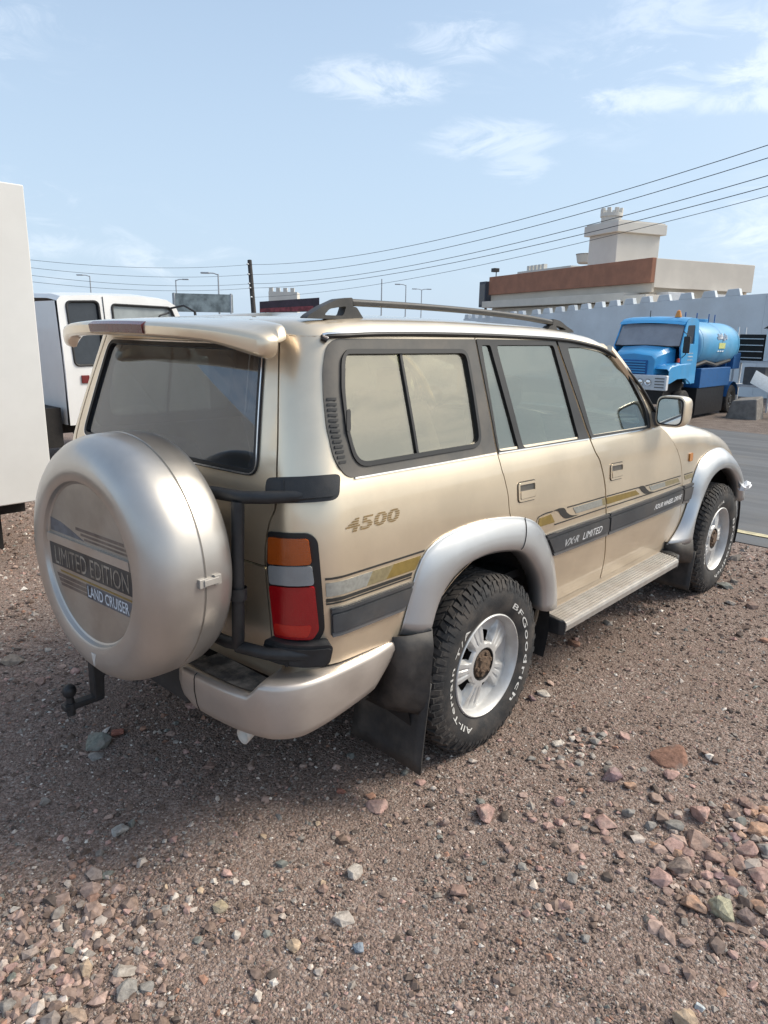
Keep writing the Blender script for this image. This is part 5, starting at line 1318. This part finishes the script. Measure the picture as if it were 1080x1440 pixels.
# frame, side box, tanks, wheels
MB().box(1.2, 5.9, .55, .70, z0 + .50, z0 + .74).build('frame_rail', M['under'], tk); MB().box(1.2, 5.9, Wt - .70, Wt - .55, z0 + .50, z0 + .74).build('frame_rail', M['under'], tk)
for x in (2.1, 3.5, 5.1): MB().box(x - .08, x + .08, .25, Wt - .25, z0 + .72, z0 + 1.0).build('tank_saddle', M['navy'], tk)
MB().box(2.15, 4.95, .03, .55, z0 + .26, z0 + .88).build('side_box', M['navy'], tk, bevel=.02)
MB().box(2.05, 4.6, .06, .60, z0 - .60, z0 + .255).build('side_skirt', M['seal'], tk)
MB().tube([tp(1.7, .3, .9), tp(2.6, .12, 1.08), tp(3.8, .2, .95), tp(5.0, .15, 1.1)], .07, 8).build('suction_hose', M['black'], tk)
MB().box(5.2, 5.9, .05, .5, z0 + .80, z0 + 1.35).build('pump_box', M['navy'], tk, bevel=.02)
def truck_wheel(x, y, s, r=.50, w=.28):
    e = bpy.data.objects.new('wheel', None); COL.objects.link(e); e.parent = tk; e.location = (x, y, r)
    MB().lathe([(-w / 2, r * .55), (-w / 2 - .015, r * .75), (-w / 2, r * .94), (-w * .38, r), (w * .38, r), (w / 2, r * .94), (w / 2 + .015, r * .75), (w / 2, r * .55)], 'y', n=36).build('tyre', M['tyre2'], e)
    MB().lathe([(-s * w * .48, r * .56), (-s * w * .40, r * .50), (-s * .02, r * .46), (-s * .05, r * .30), (-s * w * .45, r * .22), (-s * w * .47, r * .01)], 'y', n=28).build('rim', M['trim'], e)
    for k in range(8):
        a = k * math.pi / 4; MB().lathe([(-s * .06, .02), (-s * .10, .02), (-s * .10, .001)], 'y', c=(r * .34 * math.cos(a), 0, r * .34 * math.sin(a)), n=6).build('wheel_nut', M['tw'], e)
for x, ys in ((1.02 - .42, (.16, Wt - .16)), (5.35, (.16, Wt - .16))):
    for y, s in zip(ys, (1, -1)): truck_wheel(x + .35 if x < 2 else x, y, s)
# mudguard over the rear wheels
MB().loft([[tp(5.35 + .62 * math.cos(t), y, -.25 + .62 * math.sin(t)) for y in (.0, .45)] for t in np.linspace(.2, math.pi - .2, 9)], closed=False).build('mudguard', M['navy'], tk)

# ------------------------------------------------------------------ things lying beside the tanker and along the wall
M['conc'] = pm('rough_concrete', (.22, .20, .18), .9, var=.2, scale=6, bump=.4, bscale=14)
M['wallblue'] = pm('pale_blue_render', (.70, .75, .78), .85, var=.05, scale=.8, dust=((.45, .43, .40), .35), bump=.15, bscale=20)
M['cream'] = pm('cream_render', (.62, .545, .445), .85, var=.06, scale=.7, bump=.1, bscale=20)
M['cream2'] = pm('pale_cream_render', (.66, .60, .52), .85, var=.06, scale=.7)
M['brown'] = pm('brown_parapet', (.34, .155, .095), .8, var=.14, scale=1.2, bump=.2, bscale=12)
M['tower'] = pm('off_white_render', (.64, .62, .57), .85, var=.05, scale=.6)
wl = thing('perimeter_wall', 'pale blue wall with stepped battlements behind the tanker', 'wall', (0, 0, -.76))
wp = [(41.5, 30.5, 3.70), (37.1, 22.1, 3.80), (33.4, 12.75, 4.30), (32.7, 7.45, 4.55), (32.2, 1.0, 4.75), (31.2, -16.0, 4.75)]   # plan and height of the face
def wall_run(a, b):
    A = Vector((a[0], a[1], 0)); B = Vector((b[0], b[1], 0)); d = (B - A); L = d.length; d.normalize(); n = Vector((d.y, -d.x, 0)); n = n if n.x < 0 else -n; th = n * -.25
    zt = lambda s: a[2] + (b[2] - a[2]) * s / L
    def blk(s0, s1, zb, zh, nm, tp_=0.):
        p, q = A + d * s0, A + d * s1; p2, q2 = A + d * (s0 + tp_), A + d * (s1 - tp_); mb = MB()
        mb.hexa([(v.x, v.y, zb(s) ) for v, s in ((p, s0), (q, s1), (q + th, s1), (p + th, s0))] + [(v.x, v.y, zt(s) + zh) for v, s in ((p2, s0), (q2, s1), (q2 + th, s1), (p2 + th, s0))]); return mb.build(nm, M['wallblue'], wl, bevel=.02)
    blk(0, L, lambda s: -.2, 0, 'wall_panel')
    s = .15
    while s + .75 < L:
        blk(s, s + .70, lambda q: zt(q), .30, 'merlon', .10); s += 1.12
for k in range(5): wall_run(wp[k], wp[k + 1])
# lantern frame on the wall
ln = thing('wall_lantern', 'black open lantern frame fixed high on the pale blue wall', 'lantern', (32.5, 6.6, 2.95))
mb = MB(); L_ = [(-.12, 0, .30), (-.20, .10, .22), (-.18, -.35, -.25), (-.12, -.45, -.05), (-.12, 0, .30)]
mb.tube([(-.10, .22, .26), (-.12, .08, .38), (-.12, -.26, -.02), (-.12, -.22, -.20), (-.12, .05, -.02), (-.10, .22, .26)], .03, 6, False); mb.build('frame', M['black'], ln)
MB().box(-.06, .25, -.05, .05, .02, .08).build('bracket', M['black'], ln)
rk = thing('metal_rack', 'white shelf rack with a dark caged unit behind the tank end', 'rack', (25.6, 4.9, -.76))
for x, y in ((0, 0), (0, 1.3), (.8, 0), (.8, 1.3)): MB().box(x - .03, x + .03, y - .03, y + .03, 0, 3.0).build('post', M['tw'], rk)
for z in (.9, 1.75): MB().box(-.05, .85, -.05, 1.35, z, z + .08).build('shelf', M['tw'], rk)
un = MB().box(.05, .75, .40, 1.25, 1.84, 2.75).build('caged_unit', M['under'], rk, bevel=.02)
for k in range(4): MB().box(.02, .045, .42, 1.23, 1.92 + k * .22, 1.95 + k * .22).build('cage_bar', M['tw'], un)
MB().box(.05, .75, -.02, .36, 1.84, 2.9).build('white_carton', M['white2'], rk)
MB().box(.1, .7, .25, .95, .99, 1.6).build('dark_unit', M['clad2'], rk)
MB().loft([[(-.1, -.15, 2.95), (.9, -.15, 2.95)], [(-.1, .15, 3.15), (.9, .15, 3.15)], [(-.1, .45, 2.95), (.9, .45, 2.95)]], closed=False).build('gable_top', M['clad2'], rk)
cb = MB(); cb.hexa([(0, 0, 0), (.8, 0, 0), (.8, 1.0, 0), (0, 1.0, 0), (.08, .10, .72), (.7, .08, .80), (.72, .8, .70), (.06, .85, .62)])
o = cb.build('concrete_block', M['conc'], None, bevel=.05); o.location = (22.6, 4.35, -.78); tag(o, 'broken grey concrete block on the dirt behind the tanker', 'block')
o = MB().hexa([(0, 0, 0), (.06, 0, 0), (.06, 1.9, .95), (0, 1.9, .95), (.5, 0, .35), (.56, 0, .35), (.56, 1.9, 1.35), (.5, 1.9, 1.35)]).build('leaning_board', pm('pale_blue_sheet', (.26, .31, .36), .7), None, bevel=.01); o.location = (23.6, 3.1, -.55); tag(o, 'pale blue sheet leaning aslant beside the concrete block', 'board')
for i, (x, y, s) in enumerate(((21.2, 4.0, .35), (21.9, 3.5, .28), (22.9, 5.3, .3))):
    pass

# ------------------------------------------------------------------ shop building with brown parapet and its stair tower
A0 = math.radians(66); Ub = Vector((math.cos(A0), math.sin(A0), 0)); Vb = Vector((Ub.y, -Ub.x, 0))
bd = thing('parapet_building', 'flat roofed cream building with a brown parapet band', 'building', (37.75, 14.92, -.76), A0 - math.pi / 2)
# local axes: +y runs along the brown front (to the left in the picture), +x along the side face
LB, LS, HB = 17.2, 7.8, 6.86
MB().box(.35, LS, .35, LB - .1, 0, 5.4).build('wall', M['cream'], bd)
MB().box(.0, .28, .0, LB, 5.55, HB).build('front_parapet', M['brown'], bd, bevel=.02)
MB().box(.284, LS, .0, .28, 5.30, HB - .02).build('side_parapet', M['cream2'], bd, bevel=.02)
MB().box(.2, .36, .05, LB - .05, 5.05, 5.55).build('fascia', M['cream'], bd)
MB().box(.29, LS, .29, LB, 5.40, 5.60).build('roof_slab', M['cream'], bd)
MB().box(-.9, .36, 1.0, 16.6, 4.55, 5.02).build('canopy', M['cream2'], bd, bevel=.02)
MB().box(-.25, .34, 1.5, LB - 1, 2.2, 4.5).build('shop_front', M['cream2'], bd)
MB().box(-1.0, .5, -.85, .9, 4.15, 4.85).build('corner_beam', M['cream2'], bd, bevel=.02)
for k in range(2): MB().box(.8 + k * 3.6, 2.7 + k * 3.6, -.6, .34, 4.35, 5.05).build('window_canopy', M['tw'], bd, bevel=.02)
for k in range(2):
    u_ = MB().box(1.2 + k * 2.9, 2.1 + k * 2.9, -.45, .30, 3.55, 4.25).build('air_conditioner', M['tw'], bd, bevel=.02)
    for j in range(4): MB().box(1.25 + k * 2.9, 2.05 + k * 2.9, -.47, -.452, 3.66 + j * .14, 3.70 + j * .14).build('louvre', M['clad2'], u_)
for k in range(3): MB().box(1.0 + k * 2.4, 2.4 + k * 2.4, .30, .345, 1.2, 3.2).build('window', M['dark_glass'], bd)
sg = thing('shop_sign', 'narrow dark sign box on the left end of the cream building', 'sign', tuple(Vector((37.75, 14.92, 0)) + Ub * 17.6 - Vb * .2), A0 - math.pi / 2)
MB().box(0, .9, -.3, .7, 3.9, 5.8).build('sign_box', M['navy2'], sg, bevel=.03); MB().box(.3, .45, .15, .3, -.76, 3.9).build('sign_post', M['trim'], sg); MB().box(-.03, -.002, -.2, .6, 4.1, 5.6).build('sign_face', M['clad2'], sg)
fl_ = thing('flood_lamp', 'small floodlight on the parapet at its left end', 'lamp', tuple(Vector((37.75, 14.92, 6.1)) + Ub * 16.4), A0 - math.pi / 2)
MB().tube([(.1, 0, 0), (.1, 0, .35)], .04, 6).build('stem', M['black'], fl_); MB().box(-.15, .3, -.12, .35, .33, .6).build('lamp_head', M['black'], fl_, bevel=.02)
tw = thing('stair_tower', 'off white square tower with a wide cap above the brown parapet', 'tower', (43.6, 20.0, -.76), A0 - math.pi / 2)
MB().box(.12, 3.68, .08, 2.92, 0, 9.2).build('shaft', M['tower'], tw, bevel=.03)
MB().box(-.15, 3.95, -.20, 3.2, 9.2, 9.85).build('cap_slab', M['tower'], tw, bevel=.03)
MB().box(-.05, 3.85, -.1, 3.1, 9.85, 9.93).build('cap_top', M['cream2'], tw)
tr = thing('battlement_turret', 'small round turret with battlements rising behind the square tower', 'turret', (50.2, 23.8, -.76))
MB().lathe([(0, .72), (11.2, .72), (11.2, .80), (11.45, .80), (11.45, .001)], 'z', n=24).build('turret_wall', M['tower'], tr)
for k in range(8):
    a = k * math.pi / 4 + .2; MB().box(-.14, .14, -.10, .10, 0, .34).build('merlon', M['tower'], tr, bevel=.02).matrix_local = Matrix.Translation((.70 * math.cos(a), .70 * math.sin(a), 11.45)) @ Matrix.Rotation(a + math.pi / 2, 4, 'Z')
# far white roofscape left of the tower
fb_ = thing('distant_white_house', 'distant white house with flat roof left of the square tower', 'house', (60.0, 34.0, -.76), A0 - math.pi / 2)
MB().box(0, 8, -2.5, 6.0, 0, 8.55).build('wall', M['tower'], fb_); MB().box(0.5, 5, 6.02, 8.6, 0, 8.1).build('wing', M['tower'], fb_); MB().box(-.1, 8.1, -2.6, 6.1, 8.55, 8.85).build('parapet', M['tower'], fb_)
for k in range(5): MB().box(.2, .6, 2.0 + k * .62, 2.4 + k * .62, 8.85, 9.35).build('merlon', M['tower'], fb_)
wt = thing('roof_water_tank', 'round pale water tank on the roof beside the square tower', 'tank', (56.4, 28.9, 7.9))
MB().lathe([(0, .001), (0, .6), (.1, .72), (.75, .85), (.8, .8), (.9, .001)], 'z', n=24).build('tank_body', M['tower'], wt); MB().lathe([(.72, .87), (.78, .87)], 'z', n=24).build('rim', M['conc'], wt)

# ------------------------------------------------------------------ pole, wires, lamps, hoardings
M['wood'] = pm('weathered_pole', (.055, .05, .047), .9, var=.3, scale=5)
M['metal'] = pm('galvanised', (.42, .44, .46), .5, .4, var=.1)
def P_at(px, py, d): return CAM + (_f + _r * ((px - 540) / 999.27) - _u * ((py - 720) / 999.27)) * d
pole_top = Vector((29.66, 40.53, 6.60)); pole_base = Vector((28.95, 38.9, -.76))
po = thing('utility_pole', 'dark wooden utility pole carrying the power lines', 'pole', tuple(pole_base))
MB().tube([(0, 0, 0), tuple(pole_top - pole_base)], [.20, .15], 10).build('mast', M['wood'], po)
SP = [(29.65, 40.44, 6.31), (29.57, 40.27, 5.63), (29.49, 40.12, 5.0), (29.48, 40.03, 4.71), (29.44, 39.84, 4.08)]
ER = [(20.93, 4.63, 7.12), (20.87, 4.57, 6.77), (20.78, 4.48, 6.29), (20.73, 4.42, 5.99), (20.69, 4.38, 5.74)]
EL = [(14.87, 41.02, 5.76), (14.82, 40.91, 5.33), (14.78, 40.8, 4.91), (14.74, 40.71, 4.56)]
ORD = ['topmost', 'second', 'third', 'fourth', 'lowest']
for k, q in enumerate(SP):
    MB().lathe([(-.07, .001), (-.07, .05), (0, .07), (.07, .05), (.07, .001)], 'x', c=tuple(Vector(q) - pole_base - Vector((.22, 0, 0))), n=10).build('insulator', M['metal'], po)
def wire(a, b, sag, label, over=1., r=.014):
    a = Vector(a); b = Vector(b); pts = []
    for t in np.linspace(0, over, 40):
        p = a.lerp(b, t); p.z -= sag * 4 * t * (1.25 - t) / 1.5625 * 1.; pts.append(tuple(p))
    o = MB().tube(pts, r, 5).build('power_line', M['seal'], None); tag(o, label, 'wire', 'power lines on the utility pole')
for k in range(5): 
    e = Vector(ER[k]); e.z += .64 * (1.30 - .1 * k); wire(SP[k], e, 1.30 - .1 * k, ORD[k] + ' power line running from the pole to the upper right edge', 1.5, .012 if k < 4 else .009)
for k in range(4): wire(SP[k], EL[k], .50, ORD[k] + ' power line running from the pole to the left edge', 1.3, .011)
def lamp_post(loc, h, arms, label, s=1.):
    o = thing('street_lamp', label, 'street lamp', loc, math.atan2(_r.y, _r.x), 'street lamps along the far road')
    MB().tube([(0, 0, 0), (0, 0, h)], [.08 * s, .045 * s], 8).build('post', M['metal'], o)
    for a in arms:
        MB().tube([(0, 0, h - .05), (a * .3, 0, h + .05), (a * .6, 0, h + .06)], .035 * s, 6).build('arm', M['metal'], o)
        MB().box(min(a * .55, a * 1.1), max(a * .55, a * 1.1), -.10, .10, h + .01, h + .11).build('lamp_head', M['metal'], o, bevel=.03)
lamp_post((25.0, 37.6, -.76), 6.0, (-1,), 'grey street lamp nearest the left of the utility pole')
lamp_post((31.55, 53.42, -.76), 6.6, (1,), 'grey street lamp above the grey green hoarding')
lamp_post((26.65, 58.79, -.76), 6.8, (-1,), 'far street lamp above the white lorry cab')
lamp_post((43.45, 40.71, -.76), 7.0, (), 'bare thin post standing above the roof rail')
lamp_post((52.61, 46.06, -.76), 7.2, (-1,), 'single armed street lamp above the roof rail')
lamp_post((61.6, 51.62, -.76), 7.4, (1, -1), 'double armed street lamp above the roof rail')
# hoardings
ho = thing('dark_hoarding', 'long dark red hoarding right of the utility pole', 'hoarding', (36.07, 47.9, -.76))
d_ = Vector((3.51, -3.62, 0)); 
mb = MB(); a = Vector((0, 0, 0)); n_ = Vector((.05, .05, 0))
mb.hexa([(0, 0, 4.05), tuple(d_ + Vector((0, 0, 4.25))), tuple(d_ + n_ + Vector((0, 0, 4.25))), (.05, .05, 4.05), (0, 0, 4.95), tuple(d_ + Vector((0, 0, 5.38))), tuple(d_ + n_ + Vector((0, 0, 5.38))), (.05, .05, 4.95)])
mb.build('board', pm('dark_hoarding_print', (.05, .035, .05), .6, var=.3, scale=1.5), ho)
mb = MB(); mb.hexa([(-.03, -.03, 4.10), tuple(d_ * .9 + Vector((-.03, -.03, 4.28))), tuple(d_ * .9 + Vector((-.01, -.01, 4.28))), (-.01, -.01, 4.10), (-.03, -.03, 4.40), tuple(d_ * .9 + Vector((-.03, -.03, 4.70))), tuple(d_ * .9 + Vector((-.01, -.01, 4.70))), (-.01, -.01, 4.40)]); mb.build('red_band', pm('red_print', (.22, .05, .06), .6, var=.5, scale=3), ho)
for t in (.1, .9): MB().tube([tuple(d_ * t + n_ * 2), tuple(d_ * t + n_ * 2 + Vector((0, 0, 4.3)))], .07, 6).build('post', M['metal'], ho)
fc = thing('distant_castle_house', 'far white house with battlements behind the dark hoarding', 'house', (46.5, 59.95, -.76), math.atan2(-2, 1.95))
MB().box(0, 3.0, -.2, 3, 0, 6.6).build('wall', M['tower'], fc)
for k in range(4): MB().box(.05 + k * .75, .45 + k * .75, -.2, .3, 6.6, 7.0).build('merlon', M['tower'], fc)
gh = thing('grey_hoarding', 'mottled grey green hoarding beside the white lorry cab', 'hoarding', (17.17, 30.12, -.76))
d2 = Vector((2.02, -2.2, 0))
mb = MB(); mb.hexa([(0, 0, 3.4), tuple(d2 + Vector((0, 0, 3.4))), tuple(d2 + n_ + Vector((0, 0, 3.4))), (.05, .05, 3.4), (0, 0, 4.28), tuple(d2 + Vector((0, 0, 4.26))), tuple(d2 + n_ + Vector((0, 0, 4.26))), (.05, .05, 4.28)])
mb.build('board', pm('mottled_hoarding', (.33, .36, .34), .7, var=.45, scale=2.2, detail=8), gh)
for t in (.03, .97): MB().tube([tuple(d2 * t), tuple(d2 * t + Vector((0, 0, 4.3)))], .06, 6).build('post', M['metal'], gh)
# white van beyond the road, seen under the roof rail
vn = thing('white_van', 'white van far off, its windscreen showing under the roof rail', 'van', (14.2, 15.2, -.55), math.radians(-45))
MB().loft([[(x, .05, zb), (x, 0, 1.2), (x, .12, zt - .1), (x, .35, zt), (x, 1.45, zt), (x, 1.68, zt - .1), (x, 1.8, 1.2), (x, 1.75, zb)] for x, zb, zt in ((0, .45, 2.55), (.1, .35, 2.65), (2.2, .35, 2.72), (2.6, .35, 2.6), (3.3, .35, 1.55), (4.0, .38, 1.35), (4.1, .45, 1.0))], False, False).build('body', M['white2'], vn, sharp=40)
MB().add([(2.64, .30, 2.55), (3.30, .22, 1.60), (3.30, 1.58, 1.60), (2.64, 1.50, 2.55)], [(0, 1, 2, 3)]).build('windscreen', M['dark_glass'], vn)
for (x0, x1) in ((.3, 1.1), (1.2, 2.0), (2.1, 2.6)): MB().box(x0, x1, -.005, .05, 1.55, 2.30).build('side_window', M['dark_glass'], vn)
for x in (.7, 3.3):
    for y in (.1, 1.7): MB().lathe([(-.1, .18), (-.1, .33), (.1, .33), (.1, .18)], 'y', c=(x, y, .33), n=18).build('wheel', M['tyre2'], vn)
# ------------------------------------------------------------------ single stones
def rock_mesh(seed, npt=15, name='stone'):
    import bmesh
    r_ = random.Random(seed); bm = bmesh.new()
    for _ in range(npt):
        v = Vector((r_.gauss(0, 1), r_.gauss(0, 1), r_.gauss(0, 1))).normalized() * r_.uniform(.82, 1.08); bm.verts.new(v)
    bmesh.ops.convex_hull(bm, input=bm.verts)
    for v in [v for v in bm.verts if not v.link_faces]: bm.verts.remove(v)
    bmesh.ops.bevel(bm, geom=bm.edges[:], offset=.045, segments=1, affect='EDGES')
    bmesh.ops.recalc_face_normals(bm, faces=bm.faces)
    me = bpy.data.meshes.new(name); bm.to_mesh(me); bm.free(); me.materials.append(M['stone']); return me
def rough_rock(seed):
    import bmesh
    me = rock_mesh(seed, 16, 'rough_stone'); bm = bmesh.new(); bm.from_mesh(me)
    bmesh.ops.triangulate(bm, faces=bm.faces); bmesh.ops.subdivide_edges(bm, edges=[e for e in bm.edges if e.calc_length() > .35], cuts=1, use_grid_fill=True)
    for v in bm.verts:
        v.co += v.co.normalized() * (.10 * noise.noise(v.co * 2.3 + Vector((seed, 0, 0))) + .05 * noise.noise(v.co * 6 + Vector((0, seed, 0))))
    bm.to_mesh(me); bm.free(); return me
ROUGH = [rough_rock(s + 40) for s in range(10)]
ROCKS = [rock_mesh(s, 12 + s % 4, 'stone') for s in range(12)]
def put_stone(name, x, y, w, h, col, label, seed, group=None, rz=None, cat='stone', pool=None):
    r_ = random.Random(seed * 7 + 1); me = (pool or ROCKS)[seed % len(pool or ROCKS)]
    o = bpy.data.objects.new(name, me); link(o)
    d = r_.uniform(.75, 1.05)
    hz = max(h * .58, w * .28)
    o.scale = (w * .5, w * .5 * d, hz * .62); o.rotation_euler = (r_.uniform(-.25, .25), r_.uniform(-.25, .25), r_.uniform(0, 6.28) if rz is None else rz)
    o.location = (x, y, gz(x, y) + hz * .22); o.color = (*col, 1); tag(o, label, cat, group); return o
PK = (.44, .29, .255); GR = (.27, .255, .24); PA = (.54, .49, .44); GN = (.22, .23, .205); RD_ = (.33, .145, .11); TA = (.45, .345, .25); BR = (.33, .225, .19); OR = (.43, .27, .19); BL = (.24, .28, .33); OL = (.40, .38, .28); PU = (.30, .205, .21)
NAMES = {PK: 'pink', GR: 'grey', PA: 'pale', GN: 'grey green', TA: 'tan', BR: 'brown', OR: 'orange', PU: 'mauve'}
SPECIAL = [
 (-1.197, .302, .126, .101, GN, 'grey green angular stone lying beside the tow hitch'),
 (-1.095, .32, .084, .058, RD_, 'small red stone touching the grey green stone by the tow hitch'),
 (-.956, -.202, .075, .048, BR, 'brown pink stone in the shade below the silver bumper corner'),
 (-.675, -.709, .046, .034, RD_, 'small reddish stone behind the rear mud flap'),
 (-.643, -.875, .099, .066, PK, 'pink stone lying just behind the rear mud flap'),
 (-.534, -1.123, .053, .059, BR, 'small upright brown stone between two pink stones by the rear tyre'),
 (-.391, -1.207, .109, .093, PK, 'squarish pink stone on bare gravel in front of the rear tyre'),
 (-.127, -1.374, .067, .056, PK, 'small pale pink stone right of the squarish pink one'),
 (-.947, -1.075, .077, .063, PA, 'pale cream stone alone on the gravel below the mud flap'),
 (-1.40, -.295, .089, .057, (.40, .39, .37), 'flat pale grey flake in the shade at the left'),
 (-1.353, -.865, .063, .045, (.44, .37, .26), 'yellowish stone in the lower left half of the gravel'),
 (-1.115, -1.181, .076, .067, PA, 'whitish jagged stone near the bottom middle of the gravel'),
 (-1.287, -1.146, .055, .042, TA, 'small tan stone left of the whitish jagged stone'),
 (-1.533, -.476, .048, .038, GN, 'small grey green stone alone at the left'),
 (-1.671, -.858, .082, .053, (.42, .38, .34), 'pale stone lying on top of a grey one, lower left'),
 (-1.70, -.929, .079, .067, GR, 'grey stone just below the pale one, lower left'),
 (-1.752, -.79, .050, .085, TA, 'long narrow tan stone in the lower left heap'),
 (-1.157, -1.292, .047, .038, BL, 'blue grey pebble near the bottom middle'),
 (-1.467, -1.201, .043, .047, PA, 'small pale stone by the bottom edge left of middle'),
 (-1.837, -.908, .068, .076, (.36, .27, .21), 'rounded tan stone at the bottom of the lower left heap'),
 (.464, -1.571, .198, .099, (.27, .155, .115), 'largest stone, long brown red block on the right'),
 (.168, -1.451, .101, .095, PU, 'mauve grey stone left of the long brown red block'),
 (.353, -1.63, .095, .059, PK, 'flat pink stone just below the long brown red block'),
 (.179, -1.808, .131, .104, PK, 'big pink stone at the top of the right hand heap'),
 (.022, -1.852, .119, .088, (.37, .26, .215), 'pinkish beige slab in the right hand heap'),
 (-.16, -1.85, .113, .094, (.25, .20, .175), 'grey and rust stone at the left of the right hand heap'),
 (-.297, -1.952, .096, .073, OR, 'orange brown stone at the foot of the right hand heap'),
 (-.258, -2.029, .091, .118, OL, 'pointed olive yellow stone at the foot of the right hand heap'),
 (-.221, -2.099, .077, .09, (.27, .20, .18), 'brown stone right of the pointed olive stone'),
 (.246, -1.992, .101, .08, OR, 'orange stone at the right edge above the heap'),
 (.102, -1.998, .092, .066, PK, 'pink stone at the right edge in the heap'),
 (.016, -2.00, .085, .065, BR, 'reddish brown stone in the middle of the right hand heap'),
 (.158, -1.53, .064, .052, OR, 'small orange stone below the mauve grey stone'),
 (.155, -1.638, .073, .051, (.34, .25, .21), 'small beige stone below the flat pink stone'),
 (.60, -.87, .095, .055, PA, 'pale stone on the ground just ahead of the rear tyre'),
 (.505, -.862, .055, .055, PU, 'dark purple stone against the front of the rear tyre'),
 (-.712, -2.09, .084, .076, TA, 'tan stone by the bottom edge on the right'),
 (-1.159, 1.405, .156, .062, (.33, .27, .22), 'flat pale brown stone at the far left edge behind the spare wheel'),
 (-.646, -2.101, .035, .027, (.52, .58, .62), 'pale blue white chip by the bottom edge on the right')]
for i, (x, y, w, h, c, lab) in enumerate(SPECIAL): put_stone('stone', x, y, w, h, c, lab, i + 3, rz=1.0 + .37 * i if i != 20 else -.55, pool=ROUGH)
def heap(n, cx, cy, sx, sy, size, label, group, seed, cols):
    r_ = random.Random(seed); k = 0
    while k < n:
        x = r_.gauss(cx, sx); y = r_.gauss(cy, sy)
        if any((x - q[0]) ** 2 + (y - q[1]) ** 2 < (q[2] * .5 + size * .35) ** 2 for q in SPECIAL): continue
        w = size * math.exp(r_.gauss(0, .32)); c = r_.choice(cols); j = r_.uniform(.85, 1.15)
        put_stone('loose_stone', x, y, w, w * r_.uniform(.6, 1.), tuple(q * j for q in c), 'small ' + NAMES[c] + ' stone ' + label, 100 + seed * 50 + k, group); k += 1
heap(80, .03, -1.99, .19, .12, .046, 'among the heap at the right edge', 'small stones in the right hand heap', 1, [PK, BR, PU, GR, PK, OR])
heap(95, -1.83, -.70, .17, .15, .030, 'in the heap at the lower left corner', 'small stones in the lower left heap', 2, [PK, TA, GR, BR, PA, GN, PK])
heap(34, .25, -1.22, .11, .06, .034, 'in the cluster right of the rear tyre', 'stones clustered by the rear tyre', 3, [PA, PK, PA, GR])
heap(44, -.25, -1.45, .36, .16, .036, 'lying between the rear tyre and the right hand heap', 'stones scattered in front of the rear tyre', 4, [PK, BR, GR, PK])
heap(34, -1.25, -.85, .36, .30, .028, 'scattered over the gravel behind the bumper', 'stones scattered behind the bumper', 5, [PK, PA, GR, BR, TA])
heap(26, -.72, 1.8, .5, .7, .045, 'on the gravel beyond the spare wheel', 'stones beyond the spare wheel', 6, [GR, PA, BR])
